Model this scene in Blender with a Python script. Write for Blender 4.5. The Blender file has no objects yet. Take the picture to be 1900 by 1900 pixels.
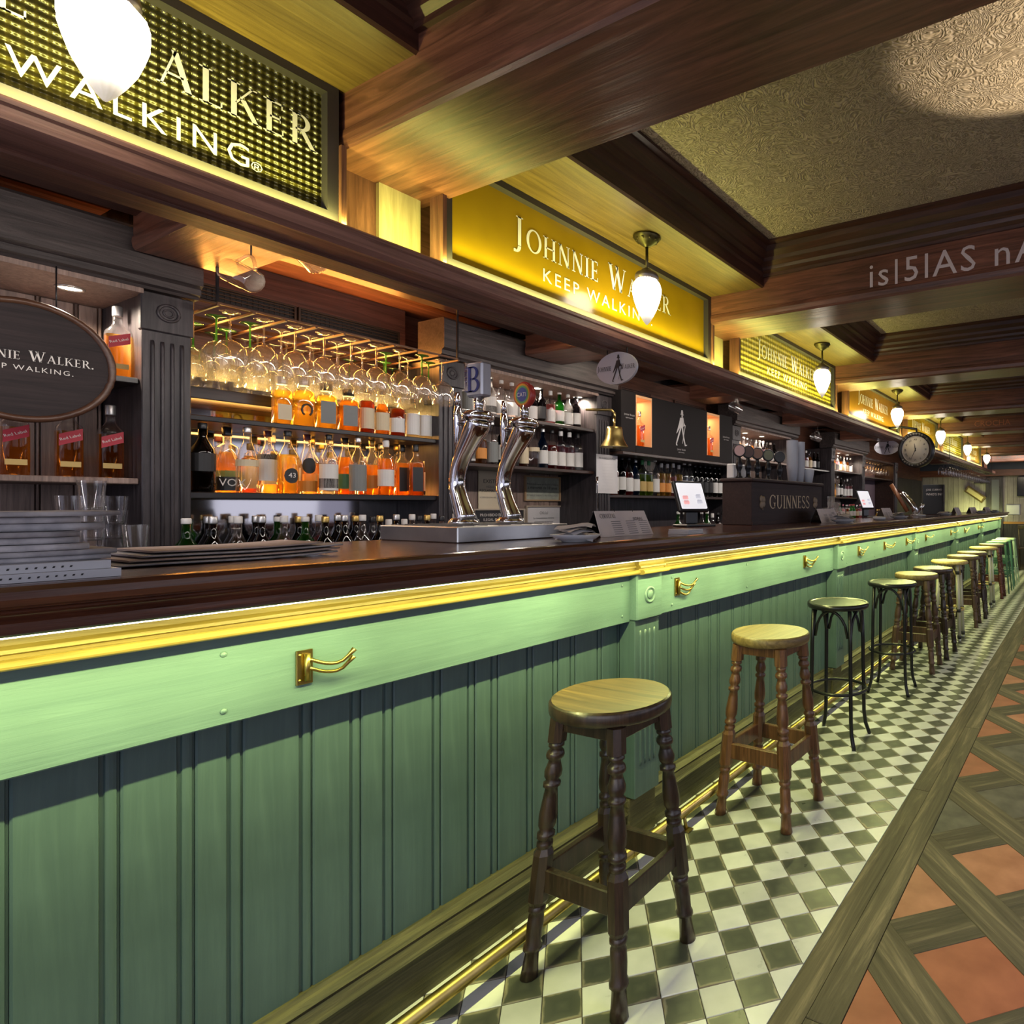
import bpy, bmesh, math, random
from mathutils import Vector, Matrix
from math import pi, sin, cos, radians, sqrt
random.seed(7)
SC = bpy.context.scene
COL = SC.collection

# ------------------------------------------------------------------ camera
H = 1.3                      # eye height (floor tiles are 10 cm)
FPX, CX, CY = 1132.0, 1425.0, 939.0
TH = math.atan(0.521)        # camera turned this far left of the bar's direction (+Y)
SN, CS = sin(TH), cos(TH)
cam = bpy.data.cameras.new('camera'); camo = bpy.data.objects.new('camera', cam); COL.objects.link(camo)
camo.location = (0, 0, H); camo.rotation_euler = (pi/2, 0, TH)
cam.sensor_width = 36; cam.sensor_fit = 'HORIZONTAL'
cam.lens = FPX*36/1900; cam.shift_x = (950-CX)/1900; cam.shift_y = -(950-CY)/1900
cam.clip_start = 0.02; cam.clip_end = 100
SC.camera = camo

# ------------------------------------------------------------------ world, big lights, exposure
SC.view_settings.view_transform = 'Standard'
try: SC.view_settings.look = 'None'
except Exception: pass
SC.view_settings.gamma = 1.0; SC.view_settings.use_curve_mapping = False
SC.view_settings.exposure = 0.0
w = bpy.data.worlds.new('world'); SC.world = w; w.use_nodes = True
bgn = w.node_tree.nodes['Background']
bgn.inputs[0].default_value = (0.80, 0.78, 1.0, 1); bgn.inputs[1].default_value = 0.66
SC.cycles.use_denoising = True; SC.cycles.use_adaptive_sampling = True; SC.cycles.adaptive_threshold = .03
SC.cycles.max_bounces = 5; SC.cycles.diffuse_bounces = 3; SC.cycles.glossy_bounces = 3
SC.cycles.transmission_bounces = 4; SC.cycles.transparent_max_bounces = 10
SC.cycles.caustics_reflective = False; SC.cycles.caustics_refractive = False
SC.cycles.sample_clamp_indirect = 4.0

def area(name, loc, rot, sx, sy, power, col, spread=pi):
    l = bpy.data.lights.new(name, 'AREA'); l.shape = 'RECTANGLE'; l.size = sx; l.size_y = sy
    l.energy = power; l.color = col; l.spread = spread
    o = bpy.data.objects.new(name, l); COL.objects.link(o); o.location = loc; o.rotation_euler = rot
    return o
def spot(name, loc, target, power, col, ang=60, blend=.6, r=.03):
    l = bpy.data.lights.new(name, 'SPOT'); l.energy = power; l.color = col; l.spot_size = radians(ang); l.spot_blend = blend; l.shadow_soft_size = r
    o = bpy.data.objects.new(name, l); COL.objects.link(o); o.location = loc
    o.rotation_euler = (Vector(target)-Vector(loc)).to_track_quat('-Z', 'Y').to_euler()
    return o
# daylight from the street windows behind and to the right of the camera
area('window_light', (3.2, 2.5, 1.75), (0, radians(82), 0), 1.8, 5.0, 24, (0.90, .93, 1.0))
area('window_light_street', (0.6, -2.6, 1.8), (radians(80), 0, 0), 4.0, 1.6, 30, (0.90, .93, 1.0))
area('window_light_far', (3.2, 9.0, 1.75), (0, radians(82), 0), 1.6, 5.0, 30, (0.90, .93, 1.0))
# wall lamp out of frame to the right, throwing its pool up on the plaster
spot('uplight', (0.22, 1.95, 2.0), (-0.09, 1.80, 2.51), 33, (1, .80, .55), 46, .22, .02)

# fill strips added behind the header to brighten the back bar, no known fittings
for y_ in range(5):
    area('back_bar_fill', (-1.875, .3+2.6*y_, 2.02), (0, radians(62), 0), .03, 2.3, 12, (1, .90, .82))
# added fill light that lifts the dark far end, no known lamp
area('far_end_fill', (-1.0, 13.0, 2.30), (radians(40), 0, 0), 2.2, .6, 27, (1, .90, .75))
LEDC = (.96, 1.0, 0.34)
# unseen overhead fill lights, added to brighten the floor on the right
for y_ in (1.4, 4.6, 8.2):
    area('floor_fill', (.95, y_, 2.46), (0, 0, 0), .5, 1.6, 30, (1, .92, .93), radians(116))

# ------------------------------------------------------------------ pixel <-> place on known planes
def YZ(u, v, X):
    a = (u-CX)/FPX; b = (CY-v)/FPX
    d = X/(-SN+CS*a)
    return d*(CS+SN*a), H+b*d
def Yu(u, X): return YZ(u, CY, X)[0]
def XZ(u, v, Y):
    a = (u-CX)/FPX; b = (CY-v)/FPX
    d = Y/(CS+SN*a)
    return d*(-SN+CS*a), H+b*d
def proj(x, y, z):
    d = -SN*x+CS*y; r = CS*x+SN*y
    return (CX+FPX*r/d, CY-FPX*(z-H)/d, d) if d > .01 else (-9999, -9999, d)

# ------------------------------------------------------------------ materials
MATS = {}
def newmat(name):
    m = bpy.data.materials.new(name); m.use_nodes = True
    return m, m.node_tree.nodes, m.node_tree.links
def bsdf(m): return m.node_tree.nodes['Principled BSDF']
def c4(c): return (c[0], c[1], c[2], 1)
def srgb(r, g, b):
    f = lambda v: (v/255/12.92) if v/255 <= .04045 else ((v/255+.055)/1.055)**2.4
    return (f(r), f(g), f(b))
def plain(name, col, rough=.5, metal=0, spec=None, emit=None, es=0, coat=0, trans=0):
    if name in MATS: return MATS[name]
    m, n, l = newmat(name); p = bsdf(m)
    p.inputs['Base Color'].default_value = c4(col); p.inputs['Roughness'].default_value = rough; p.inputs['Metallic'].default_value = metal
    if spec is not None: p.inputs['Specular IOR Level'].default_value = spec
    if emit: p.inputs['Emission Color'].default_value = c4(emit); p.inputs['Emission Strength'].default_value = es
    if coat: p.inputs['Coat Weight'].default_value = coat
    MATS[name] = m; return m
def ramp(n, stops):
    r = n.new('ShaderNodeValToRGB'); cr = r.color_ramp
    cr.elements[0].position, cr.elements[0].color = stops[0][0], c4(stops[0][1])
    cr.elements[1].position, cr.elements[1].color = stops[-1][0], c4(stops[-1][1])
    for p, c in stops[1:-1]:
        e = cr.elements.new(p); e.color = c4(c)
    return r
def wood(name, c1, c2, axis='y', rough=.45, scale=1.0, bump=.25, c3=None, coat=0, scratch=0):
    """grain drawn out along one axis"""
    if name in MATS: return MATS[name]
    m, n, l = newmat(name); p = bsdf(m)
    tc = n.new('ShaderNodeTexCoord'); mp = n.new('ShaderNodeMapping')
    s = {'x': (1.2, 22, 22), 'y': (22, 1.2, 22), 'z': (22, 22, 1.2)}[axis]
    mp.inputs['Scale'].default_value = tuple(k*scale for k in s)
    l.new(tc.outputs['Object'], mp.inputs['Vector'])
    nz = n.new('ShaderNodeTexNoise'); nz.inputs['Scale'].default_value = 1.8; nz.inputs['Detail'].default_value = 9; nz.inputs['Roughness'].default_value = .68; nz.inputs['Distortion'].default_value = 1.0
    l.new(mp.outputs[0], nz.inputs['Vector'])
    r = ramp(n, [(.33, c1), (.53, c3 or tuple((a+b)/2 for a, b in zip(c1, c2))), (.69, c2)])
    l.new(nz.outputs[0], r.inputs[0])
    # broad blotches of wear
    nb = n.new('ShaderNodeTexNoise'); nb.inputs['Scale'].default_value = 3.0*scale; nb.inputs['Detail'].default_value = 3
    l.new(tc.outputs['Object'], nb.inputs['Vector'])
    mx = n.new('ShaderNodeMix'); mx.data_type = 'RGBA'; mx.blend_type = 'MULTIPLY'; mx.inputs[0].default_value = .55
    rb = ramp(n, [(.3, (.55, .52, .5)), (.7, (1.25, 1.2, 1.15))])
    l.new(nb.outputs[0], rb.inputs[0]); l.new(r.outputs[0], mx.inputs[6]); l.new(rb.outputs[0], mx.inputs[7])
    out = mx.outputs[2]
    if scratch:
        ns = n.new('ShaderNodeTexNoise'); ns.inputs['Scale'].default_value = 26; ns.inputs['Detail'].default_value = 8; ns.inputs['Roughness'].default_value = .75
        l.new(tc.outputs['Object'], ns.inputs['Vector'])
        rs = ramp(n, [(.70, (0, 0, 0)), (.78, (1, 1, 1))]); l.new(ns.outputs[0], rs.inputs[0])
        m2 = n.new('ShaderNodeMix'); m2.data_type = 'RGBA'; l.new(rs.outputs[0], m2.inputs[0]); l.new(out, m2.inputs[6]); m2.inputs[7].default_value = (scratch, scratch*.9, scratch*.85, 1)
        out = m2.outputs[2]
    l.new(out, p.inputs['Base Color']); p.inputs['Roughness'].default_value = rough
    if coat: p.inputs['Coat Weight'].default_value = coat; p.inputs['Coat Roughness'].default_value = .12
    b = n.new('ShaderNodeBump'); b.inputs['Strength'].default_value = bump; b.inputs['Distance'].default_value = .004
    l.new(nz.outputs[0], b.inputs['Height']); l.new(b.outputs[0], p.inputs['Normal'])
    MATS[name] = m; return m
def noisy(name, c1, c2, scale=8, rough=.6, bump=.2, dist=.003, detail=5, metal=0, lo=.35, hi=.65):
    if name in MATS: return MATS[name]
    m, n, l = newmat(name); p = bsdf(m)
    tc = n.new('ShaderNodeTexCoord'); nz = n.new('ShaderNodeTexNoise'); nz.inputs['Scale'].default_value = scale; nz.inputs['Detail'].default_value = detail
    l.new(tc.outputs['Object'], nz.inputs['Vector'])
    r = ramp(n, [(lo, c1), (hi, c2)]); l.new(nz.outputs[0], r.inputs[0]); l.new(r.outputs[0], p.inputs['Base Color'])
    p.inputs['Roughness'].default_value = rough; p.inputs['Metallic'].default_value = metal
    if bump:
        b = n.new('ShaderNodeBump'); b.inputs['Strength'].default_value = bump; b.inputs['Distance'].default_value = dist
        l.new(nz.outputs[0], b.inputs['Height']); l.new(b.outputs[0], p.inputs['Normal'])
    MATS[name] = m; return m
def glass(name, col, dens=.25, gloss=.06, rough=.04):
    """clear or tinted glass that lets light through without caustics"""
    if name in MATS: return MATS[name]
    m, n, l = newmat(name); n.remove(bsdf(m)); out = n['Material Output']
    t = n.new('ShaderNodeBsdfTransparent'); t.inputs[0].default_value = c4(col)
    d = n.new('ShaderNodeBsdfTranslucent'); d.inputs[0].default_value = c4(col)
    m1 = n.new('ShaderNodeMixShader'); m1.inputs[0].default_value = dens; l.new(t.outputs[0], m1.inputs[1]); l.new(d.outputs[0], m1.inputs[2])
    g = n.new('ShaderNodeBsdfGlossy'); g.inputs[0].default_value = (1, 1, 1, 1); g.inputs['Roughness'].default_value = rough
    lw = n.new('ShaderNodeLayerWeight'); lw.inputs[0].default_value = .40
    ad = n.new('ShaderNodeMath'); ad.operation = 'MULTIPLY_ADD'; ad.inputs[1].default_value = .75; ad.inputs[2].default_value = gloss; ad.use_clamp = True
    l.new(lw.outputs['Facing'], ad.inputs[0])
    pw = n.new('ShaderNodeMath'); pw.operation = 'POWER'; pw.inputs[1].default_value = 1.6; l.new(ad.outputs[0], pw.inputs[0])
    m2 = n.new('ShaderNodeMixShader'); l.new(pw.outputs[0], m2.inputs[0]); l.new(m1.outputs[0], m2.inputs[1]); l.new(g.outputs[0], m2.inputs[2])
    l.new(m2.outputs[0], out.inputs[0])
    MATS[name] = m; return m

# ------------------------------------------------------------------ mesh builder
class MB:
    def __init__(s): s.v = []; s.f = []; s.mi = []; s.sm = []; s.cur = 0
    def face(s, idx, smooth=False): s.f.append(tuple(idx)); s.mi.append(s.cur); s.sm.append(smooth)
    def poly(s, pts, smooth=False):
        b = len(s.v); s.v += [tuple(p) for p in pts]; s.face(range(b, b+len(pts)), smooth); return s
    def box(s, x0, x1, y0, y1, z0, z1):
        if x0 > x1: x0, x1 = x1, x0
        if y0 > y1: y0, y1 = y1, y0
        if z0 > z1: z0, z1 = z1, z0
        b = len(s.v)
        s.v += [(x0,y0,z0),(x1,y0,z0),(x1,y1,z0),(x0,y1,z0),(x0,y0,z1),(x1,y0,z1),(x1,y1,z1),(x0,y1,z1)]
        for q in ((0,3,2,1),(4,5,6,7),(0,1,5,4),(1,2,6,5),(2,3,7,6),(3,0,4,7)): s.face([b+i for i in q])
        return s
    def cbox(s, x0, x1, y0, y1, z0, z1, c):
        """box whose edges are chamfered"""
        lo, hi = (x0, y0, z0), (x1, y1, z1)
        me = bmesh.new(); bmesh.ops.create_cube(me, size=1)
        for v in me.verts: v.co = Vector([(lo[i]+hi[i])/2+v.co[i]*(hi[i]-lo[i]) for i in range(3)])
        bmesh.ops.bevel(me, geom=me.edges[:], offset=c, segments=1, affect='EDGES')
        s.addbm(me); return s
    def addbm(s, me, smooth=False):
        b = len(s.v); me.verts.index_update()
        s.v += [tuple(v.co) for v in me.verts]
        for f in me.faces: s.face([b+v.index for v in f.verts], smooth)
        me.free()
    def ext(s, prof, axis, a0, a1, closed=True, caps=True, smooth=False):
        """2D profile swept along an axis: axis 'y' takes (x,z), 'x' takes (y,z), 'z' takes (x,y)"""
        def P(p, a): return {'y': (p[0], a, p[1]), 'x': (a, p[0], p[1]), 'z': (p[0], p[1], a)}[axis]
        n = len(prof); b = len(s.v)
        s.v += [P(p, a0) for p in prof]+[P(p, a1) for p in prof]
        for i in range(n if closed else n-1):
            j = (i+1) % n; s.face((b+i, b+j, b+n+j, b+n+i), smooth)
        if caps and closed: s.face(range(b+n-1, b-1, -1)); s.face(range(b+n, b+2*n))
        return s
    def lathe(s, prof, n=16, c=(0, 0, 0), smooth=True, sq=0, cap0=True, cap1=True, M=None, ph=0):
        b = len(s.v); k = len(prof)
        for r, z in prof:
            for i in range(n):
                a = 2*pi*(i+ph)/n; q = 1.0
                if sq: q = 1/max(abs(cos(a)), abs(sin(a)))**sq
                p = Vector((c[0]+r*q*cos(a), c[1]+r*q*sin(a), c[2]+z))
                s.v.append(tuple(M @ p) if M else tuple(p))
        for j in range(k-1):
            for i in range(n):
                i2 = (i+1) % n
                s.face((b+j*n+i, b+j*n+i2, b+(j+1)*n+i2, b+(j+1)*n+i), smooth)
        if cap0 and prof[0][0] > 1e-5: s.face([b+i for i in range(n-1, -1, -1)])
        if cap1 and prof[-1][0] > 1e-5: s.face([b+(k-1)*n+i for i in range(n)])
        return s
    def tube(s, pts, r, n=8, closed=False, caps=True):
        pts = [Vector(p) for p in pts]; N = len(pts); b = len(s.v); up = Vector((0.13, 0.21, .97))
        for i, p in enumerate(pts):
            t = (pts[(i+1) % N]-pts[i-1]) if (closed or 0 < i < N-1) else (pts[1]-pts[0] if i == 0 else pts[-1]-pts[-2])
            t.normalize(); u = t.cross(up)
            if u.length < 1e-3: u = t.cross(Vector((1, 0, 0)))
            u.normalize(); w_ = t.cross(u); rr = r[i] if isinstance(r, (list, tuple)) else r
            for k in range(n):
                a = 2*pi*k/n; s.v.append(tuple(p+u*(rr*cos(a))+w_*(rr*sin(a))))
        for i in range(N if closed else N-1):
            i2 = (i+1) % N
            for k in range(n):
                k2 = (k+1) % n; s.face((b+i*n+k, b+i*n+k2, b+i2*n+k2, b+i2*n+k), True)
        if caps and not closed: s.face([b+k for k in range(n-1, -1, -1)]); s.face([b+(N-1)*n+k for k in range(n)])
        return s
    def torus(s, c, R, r, n=24, m=8, M=None):
        pts = [Vector((R*cos(2*pi*i/n), R*sin(2*pi*i/n), 0)) for i in range(n)]
        pts = [((M @ p) if M else p)+Vector(c) for p in pts]
        return s.tube(pts, r, m, closed=True)
    def mesh(s, name, mats):
        me = bpy.data.meshes.new(name); me.from_pydata(s.v, [], s.f)
        if not isinstance(mats, (list, tuple)): mats = [mats]
        for m in mats: me.materials.append(m)
        me.polygons.foreach_set('material_index', s.mi); me.polygons.foreach_set('use_smooth', s.sm)
        bm = bmesh.new(); bm.from_mesh(me); bmesh.ops.recalc_face_normals(bm, faces=bm.faces); bm.to_mesh(me); bm.free()
        me.update(); return me
    def build(s, name, mats, parent=None, loc=None, **tags):
        return put(name, s.mesh(name, mats), parent, loc, **tags)
def tag(o, label=None, cat=None, group=None, kind=None):
    if label: o['label'] = label
    if cat: o['category'] = cat
    if group: o['group'] = group
    if kind: o['kind'] = kind
    return o
def wm(o):
    return (wm(o.parent) @ o.matrix_parent_inverse @ o.matrix_basis) if o.parent else o.matrix_basis.copy()
def put(name, me, parent=None, loc=None, M=None, label=None, cat=None, group=None, kind=None, local=False):
    """mesh given in place coordinates; the parent's placement is undone unless local"""
    o = bpy.data.objects.new(name, me); COL.objects.link(o)
    if M is not None: o.matrix_basis = M
    if loc is not None: o.location = loc
    if parent is not None:
        o.parent = parent
        if not local:
            o.matrix_parent_inverse = wm(parent).inverted()
    return tag(o, label, cat, group, kind)
def thing(name, label, cat, loc=(0, 0, 0), rz=0, group=None, kind=None, parent=None):
    o = bpy.data.objects.new(name, None); COL.objects.link(o); o.location = loc; o.rotation_euler = (0, 0, rz); o.empty_display_size = .05
    return tag(o, label, cat, group, kind)
def copy_tree(o, loc=None, rz=None, label=None, group=None, mats=None):
    c = o.copy(); COL.objects.link(c)
    if loc is not None: c.location = loc
    if rz is not None: c.rotation_euler = (0, 0, rz)
    if label: c['label'] = label
    if group: c['group'] = group
    for ch in o.children:
        d = ch.copy(); COL.objects.link(d); d.parent = c
        for g in ch.children:
            e = g.copy(); COL.objects.link(e); e.parent = d
    return c

# ------------------------------------------------------------------ lettering
def bar(x0, y0, x1, y1): return [(x0, y0), (x1, y0), (x1, y1), (x0, y1)]
def arcp(cx, cy, rx, ry, a0, a1, wx, wy, n=14):
    """ring piece as quads, thick at the sides and thin at top and bottom"""
    q = []; aa = [radians(a0+(a1-a0)*i/n) for i in range(n+1)]
    for a, b in zip(aa, aa[1:]):
        q.append([(cx+rx*cos(a), cy+ry*sin(a)), (cx+rx*cos(b), cy+ry*sin(b)), (cx+(rx-wx)*cos(b), cy+(ry-wy)*sin(b)), (cx+(rx-wx)*cos(a), cy+(ry-wy)*sin(a))])
    return q
def dg(x0, y0, x1, y1, wd): return [(x0-wd/2, y0), (x0+wd/2, y0), (x1+wd/2, y1), (x1-wd/2, y1)]
T, t_, SL, ST = .145, .06, .085, .04
def stem(x, y0=0, y1=1, wd=T, s0=1, s1=1):
    q = [bar(x-wd/2, y0, x+wd/2, y1)]
    if s0: q.append(bar(x-wd/2-SL, y0, x+wd/2+SL, y0+ST))
    if s1: q.append(bar(x-wd/2-SL, y1-ST, x+wd/2+SL, y1))
    return q
def serif_glyph(c):
    if c == 'I': return stem(.18), .36
    if c == 'H': return stem(.18)+stem(.70)+[bar(.2, .47, .7, .47+t_)], .88
    if c == 'N': return stem(.16, wd=t_, s0=1)+stem(.70, wd=t_, s0=0)+[dg(.16, 1, .70, 0, T*1.15)], .86
    if c == 'E': return stem(.18)+[bar(.2, 0, .58, t_), bar(.2, .48, .5, .48+t_), bar(.2, 1-t_, .56, 1), bar(.54, 0, .58, .2), bar(.52, .82, .56, 1), bar(.47, .4, .5, .62)], .66
    if c == 'L': return stem(.18)+[bar(.2, 0, .58, t_), bar(.54, 0, .58, .2)], .62
    if c == 'J': return [bar(.2, .0, .2+T, 1), bar(.12, 1-ST, .43, 1)]+arcp(.1, .02, .245, .25, -90, 0, T, t_)+[bar(.02, -.23, .12, -.13)], .5
    if c == 'O': return arcp(.47, .5, .45, .52, 0, 360, T*1.05, t_, 28), .94
    if c == 'G': return arcp(.47, .5, .45, .52, 42, 318, T*1.05, t_, 22)+[bar(.64, .04, .78, .42), bar(.54, .39, .86, .43), bar(.77, .7, .81, .95)], .92
    if c == 'C': return arcp(.47, .5, .45, .52, 42, 318, T*1.05, t_, 22)+[bar(.77, .7, .81, .95)], .84
    if c == 'W': return [dg(.14, 1, .40, 0, T*1.1), dg(.40, 0, .62, .98, t_), dg(.56, 1, .84, 0, T*1.1), dg(.84, 0, 1.08, 1, t_), bar(.02, 1-ST, .28, 1), bar(.98, 1-ST, 1.18, 1), bar(.46, 1-ST, .68, 1)], 1.2
    if c == 'V': return [dg(.14, 1, .42, 0, T*1.1), dg(.42, 0, .70, 1, t_), bar(.02, 1-ST, .28, 1), bar(.6, 1-ST, .8, 1)], .82
    if c == 'A': return [dg(.12, 0, .44, 1, t_), dg(.42, 1, .74, 0, T*1.1), bar(.24, .32, .62, .32+t_), bar(.02, 0, .22, ST), bar(.6, 0, .88, ST)], .88
    if c == 'K': return stem(.18)+[dg(.24, .42, .66, 1, t_), dg(.40, .58, .76, 0, T*1.1), bar(.56, 1-ST, .78, 1), bar(.64, 0, .9, ST)], .86
    if c in 'RPB':
        q = stem(.18)+arcp(.34, .74, .30, .26, -90, 90, T, t_)+[bar(.2, 1-t_, .36, 1), bar(.2, .48, .36, .48+t_)]
        if c == 'R': q += [dg(.40, .5, .74, 0, T*1.1), bar(.64, 0, .88, ST)]
        if c == 'B': q += arcp(.36, .26, .34, .28, -90, 90, T, t_)+[bar(.2, 0, .38, t_)]
        return q, {'R': .84, 'P': .66, 'B': .74}[c]
    if c == 'D': return stem(.18)+arcp(.34, .5, .48, .5, -90, 90, T, t_)+[bar(.2, 0, .36, t_), bar(.2, 1-t_, .36, 1)], .88
    if c == 'U': return stem(.18, .3, 1, s0=0)+stem(.70, .3, 1, wd=t_, s0=0)+arcp(.43, .3, .325, .32, 180, 360, T*.9, t_), .88
    if c == 'S': return arcp(.32, .745, .26, .27, 30, 250, t_*1.1, t_*1.2)+arcp(.32, .255, .28, .27, -150, 70, t_*1.1, t_*1.2)+[dg(.16, .66, .5, .34, T*1.1), bar(.5, .72, .54, .95), bar(.04, .05, .08, .28)], .64
    if c == 'T': return stem(.36, s1=0)+[bar(.04, 1-t_, .68, 1), bar(.04, .8, .08, 1), bar(.64, .8, .68, 1)], .72
    if c == 'Z': return [bar(.06, 0, .62, t_), bar(.06, 1-t_, .62, 1), dg(.16, 0, .54, 1, T)], .7
    if c == '.': return [bar(.04, 0, .17, .13)], .22
    if c == "'": return [bar(.06, .72, .15, 1)], .22
    return [], .42
def serif_text(txt, size, xs=1.0, gap=.06, center=True):
    """capitals full size, lower-case letters as small capitals; list of polygons in text units"""
    out = []; x = 0
    for ch in txt:
        k = size*(.78 if ch.islower() else 1.0)
        q, adv = serif_glyph(ch.upper())
        for p in q: out.append([(x+a*k*xs, b*k) for a, b in p])
        x += (adv+gap)*k*xs
    dx = x/2 if center else 0
    return [[(a-dx, b) for a, b in p] for p in out], x
SANS = {}
def sans(txt, size=1.0, space=1.0):
    key = (txt, space)
    if key not in SANS:
        cu = bpy.data.curves.new('txt', 'FONT'); cu.body = txt; cu.size = 1; cu.align_x = 'CENTER'; cu.space_character = space; cu.resolution_u = 2
        o = bpy.data.objects.new('txt', cu); COL.objects.link(o)
        me = bpy.data.meshes.new_from_object(o.evaluated_get(bpy.context.evaluated_depsgraph_get()))
        vs = [(v.co.x, v.co.y) for v in me.vertices]; fs = [tuple(p.vertices) for p in me.polygons]
        bpy.data.objects.remove(o); bpy.data.curves.remove(cu); bpy.data.meshes.remove(me)
        SANS[key] = (vs, fs)
    vs, fs = SANS[key]
    return [[(vs[i][0]*size, vs[i][1]*size) for i in f] for f in fs]
def letters(name, polys, o, xd, yd, mat, parent, off=.0015, **k):
    """flat print laid on a plane: origin o, text axes xd and yd"""
    o, xd, yd = Vector(o), Vector(xd).normalized(), Vector(yd).normalized(); n = xd.cross(yd).normalized()
    m = MB()
    for p in polys: m.poly([o+xd*a+yd*b+n*off for a, b in p])
    me = bpy.data.meshes.new(name); me.from_pydata(m.v, [], m.f); me.materials.append(mat); me.update()
    return put(name, me, parent, **k)
PRE = [('Red Label', 1.0), ('is|5lAS nA Cno', 1.12), ('CROCHA', 1.0), ('CRAIC AGUS CEOL', 1.0), ('KEEP WALKING', 1.3), ('®', 1.0), ('KEEP WALKING.', 1.3), ('VOX', 1.0), ('43', 1.0), ('KEEP WALKING', 1.0), ('KEEP WALKING.', 1.25), ('XII', 1.0), ('I', 1.0), ('II', 1.0), ('III', 1.0), ('IV', 1.0), ('V', 1.0), ('VI', 1.0), ('VII', 1.0), ('VIII', 1.0), ('IX', 1.0), ('X', 1.0), ('XI', 1.0), ('E', 1.0), ('T', 1.0), ('R', 1.0), ('A', 1.0), ('S', 1.0), ('O', 1.0), ('U', 1.0), ('CATI', 1.0), ('SIDRAS', 1.0), ('TAPAS', 1.0), ('EXISTEN', 1.0), ('HOJAS DE', 1.0), ('RECLAMACIONES', 1.0), ('A DISPOSICION DEL CLIENTE', 1.0), ('PROHIBIDO EL CONSUMO', 1.0), ('ILEGAL O EL TRAFICO', 1.0), ('DE DROGAS TOXICAS', 1.0), ('Prohibida la venta de Alcohol y Tabaco', 1.0), ('a menores de 18 anos', 1.0), ('ESTABLECIMIENTO AUTORIZADO', 1.0), ('Oficial', 1.0), ('La consumicion minima', 1.0), ('obligatoria en terraza', 1.0), ('LISTA DE PRECIOS', 1.0), ('_____________', 1.0), ('PROHIBIDO FUMAR', 1.0), ('. . . . . . . . . . . . . .', 1.0), ('JOSE CUERVO', 1.0), ("WHO'S IN?", 1.0)]
for s_, k_ in PRE: sans(s_, 1, k_)
YD, ZD, XD = Vector((0, 1, 0)), Vector((0, 0, 1)), Vector((1, 0, 0))

# ================================================================== materials of the place
W_BEAM_X = wood('beam_wood_x', (.060, .022, .014), (.26, .105, .066), 'x', .34, 1.0, .35, scratch=.22)
W_BEAM_Y = wood('beam_wood_y', (.060, .022, .014), (.21, .092, .060), 'y', .40, 1.0, .35, scratch=.22)
W_BEAM_Z = wood('beam_wood_z', (.060, .022, .014), (.21, .092, .060), 'z', .40, 1.0, .35)
W_SOFFIT = wood('soffit_wood', (.070, .042, .012), (.20, .135, .040), 'y', .36, 1.0, .25)
W_PALE = wood('pale_board_wood', (.36, .30, .16), (.58, .50, .30), 'z', .5, 1.3, .2)
W_CORN = wood('cornice_wood', (.03, .011, .008), (.09, .035, .024), 'y', .35, 1.0, .2)
W_CORNX = wood('cornice_wood_x', (.03, .012, .009), (.095, .04, .027), 'x', .35, 1.0, .2)
W_TOP = wood('bar_top_wood', (.040, .012, .007), (.150, .050, .025), 'y', .22, 1.0, .12, coat=.5)
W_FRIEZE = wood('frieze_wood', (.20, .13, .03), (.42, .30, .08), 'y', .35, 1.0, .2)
W_DARK = wood('back_bar_wood', (.015, .013, .016), (.080, .068, .074), 'z', .42, 1.1, .35, scratch=.16)
W_DARKY = wood('back_bar_wood_y', (.026, .021, .022), (.098, .080, .078), 'y', .42, 1.1, .35, scratch=.25)
W_NICHE = wood('niche_board_wood', (.15, .105, .09), (.40, .29, .24), 'z', .45, 1.3, .25)
W_SHELF = wood('shelf_wood', (.020, .010, .007), (.060, .030, .020), 'y', .35, 1.0, .15)
W_BASE = wood('base_wood', (.022, .020, .010), (.12, .105, .045), 'y', .55, 1.3, .9, scratch=.18)
W_FLOOR_D2 = None
M_GROUT = noisy('grout', (.03, .028, .02), (.09, .085, .06), 30, .9, .3)
BRASS = noisy('brass', (.42, .30, .08), (.62, .47, .16), 5, .28, 0, metal=1)
BRASS_OLD = noisy('old_brass', (.30, .22, .07), (.50, .38, .14), 9, .32, .05, metal=1)
BRONZE = noisy('bronze', (.05, .045, .02), (.16, .13, .06), 14, .4, .1, metal=.8)
CHROME = plain('chrome', (.82, .82, .84), .08, 1)
STEEL = noisy('brushed_steel', (.42, .42, .43), (.58, .58, .58), 6, .34, .03, metal=1)
BLACK = plain('black_paint', (.012, .012, .014), .35)
BLACKM = plain('black_metal', (.012, .012, .015), .28, .3)
DARKGREY = plain('frame_grey', (.032, .027, .03), .45)
WHITE = plain('white_print', (.80, .76, .70), .5)
INK = plain('black_print', (.02, .02, .025), .6)
PAPER = noisy('paper', (.62, .60, .60), (.72, .70, .70), 4, .8, 0)
CREAM = noisy('cream_paper', (.62, .52, .36), (.72, .62, .45), 4, .8, 0)

def paint_mat(name, c1, c2, axis):
    m = wood(name, c1, c2, axis, .38, .9, .30)
    return m
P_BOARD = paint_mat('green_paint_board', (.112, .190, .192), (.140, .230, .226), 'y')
P_PLANK = paint_mat('green_paint_plank_dimmed', (.066, .113, .124), (.088, .146, .154), 'z')  # same paint as the boards, the weaker light lower down painted in darker

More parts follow.
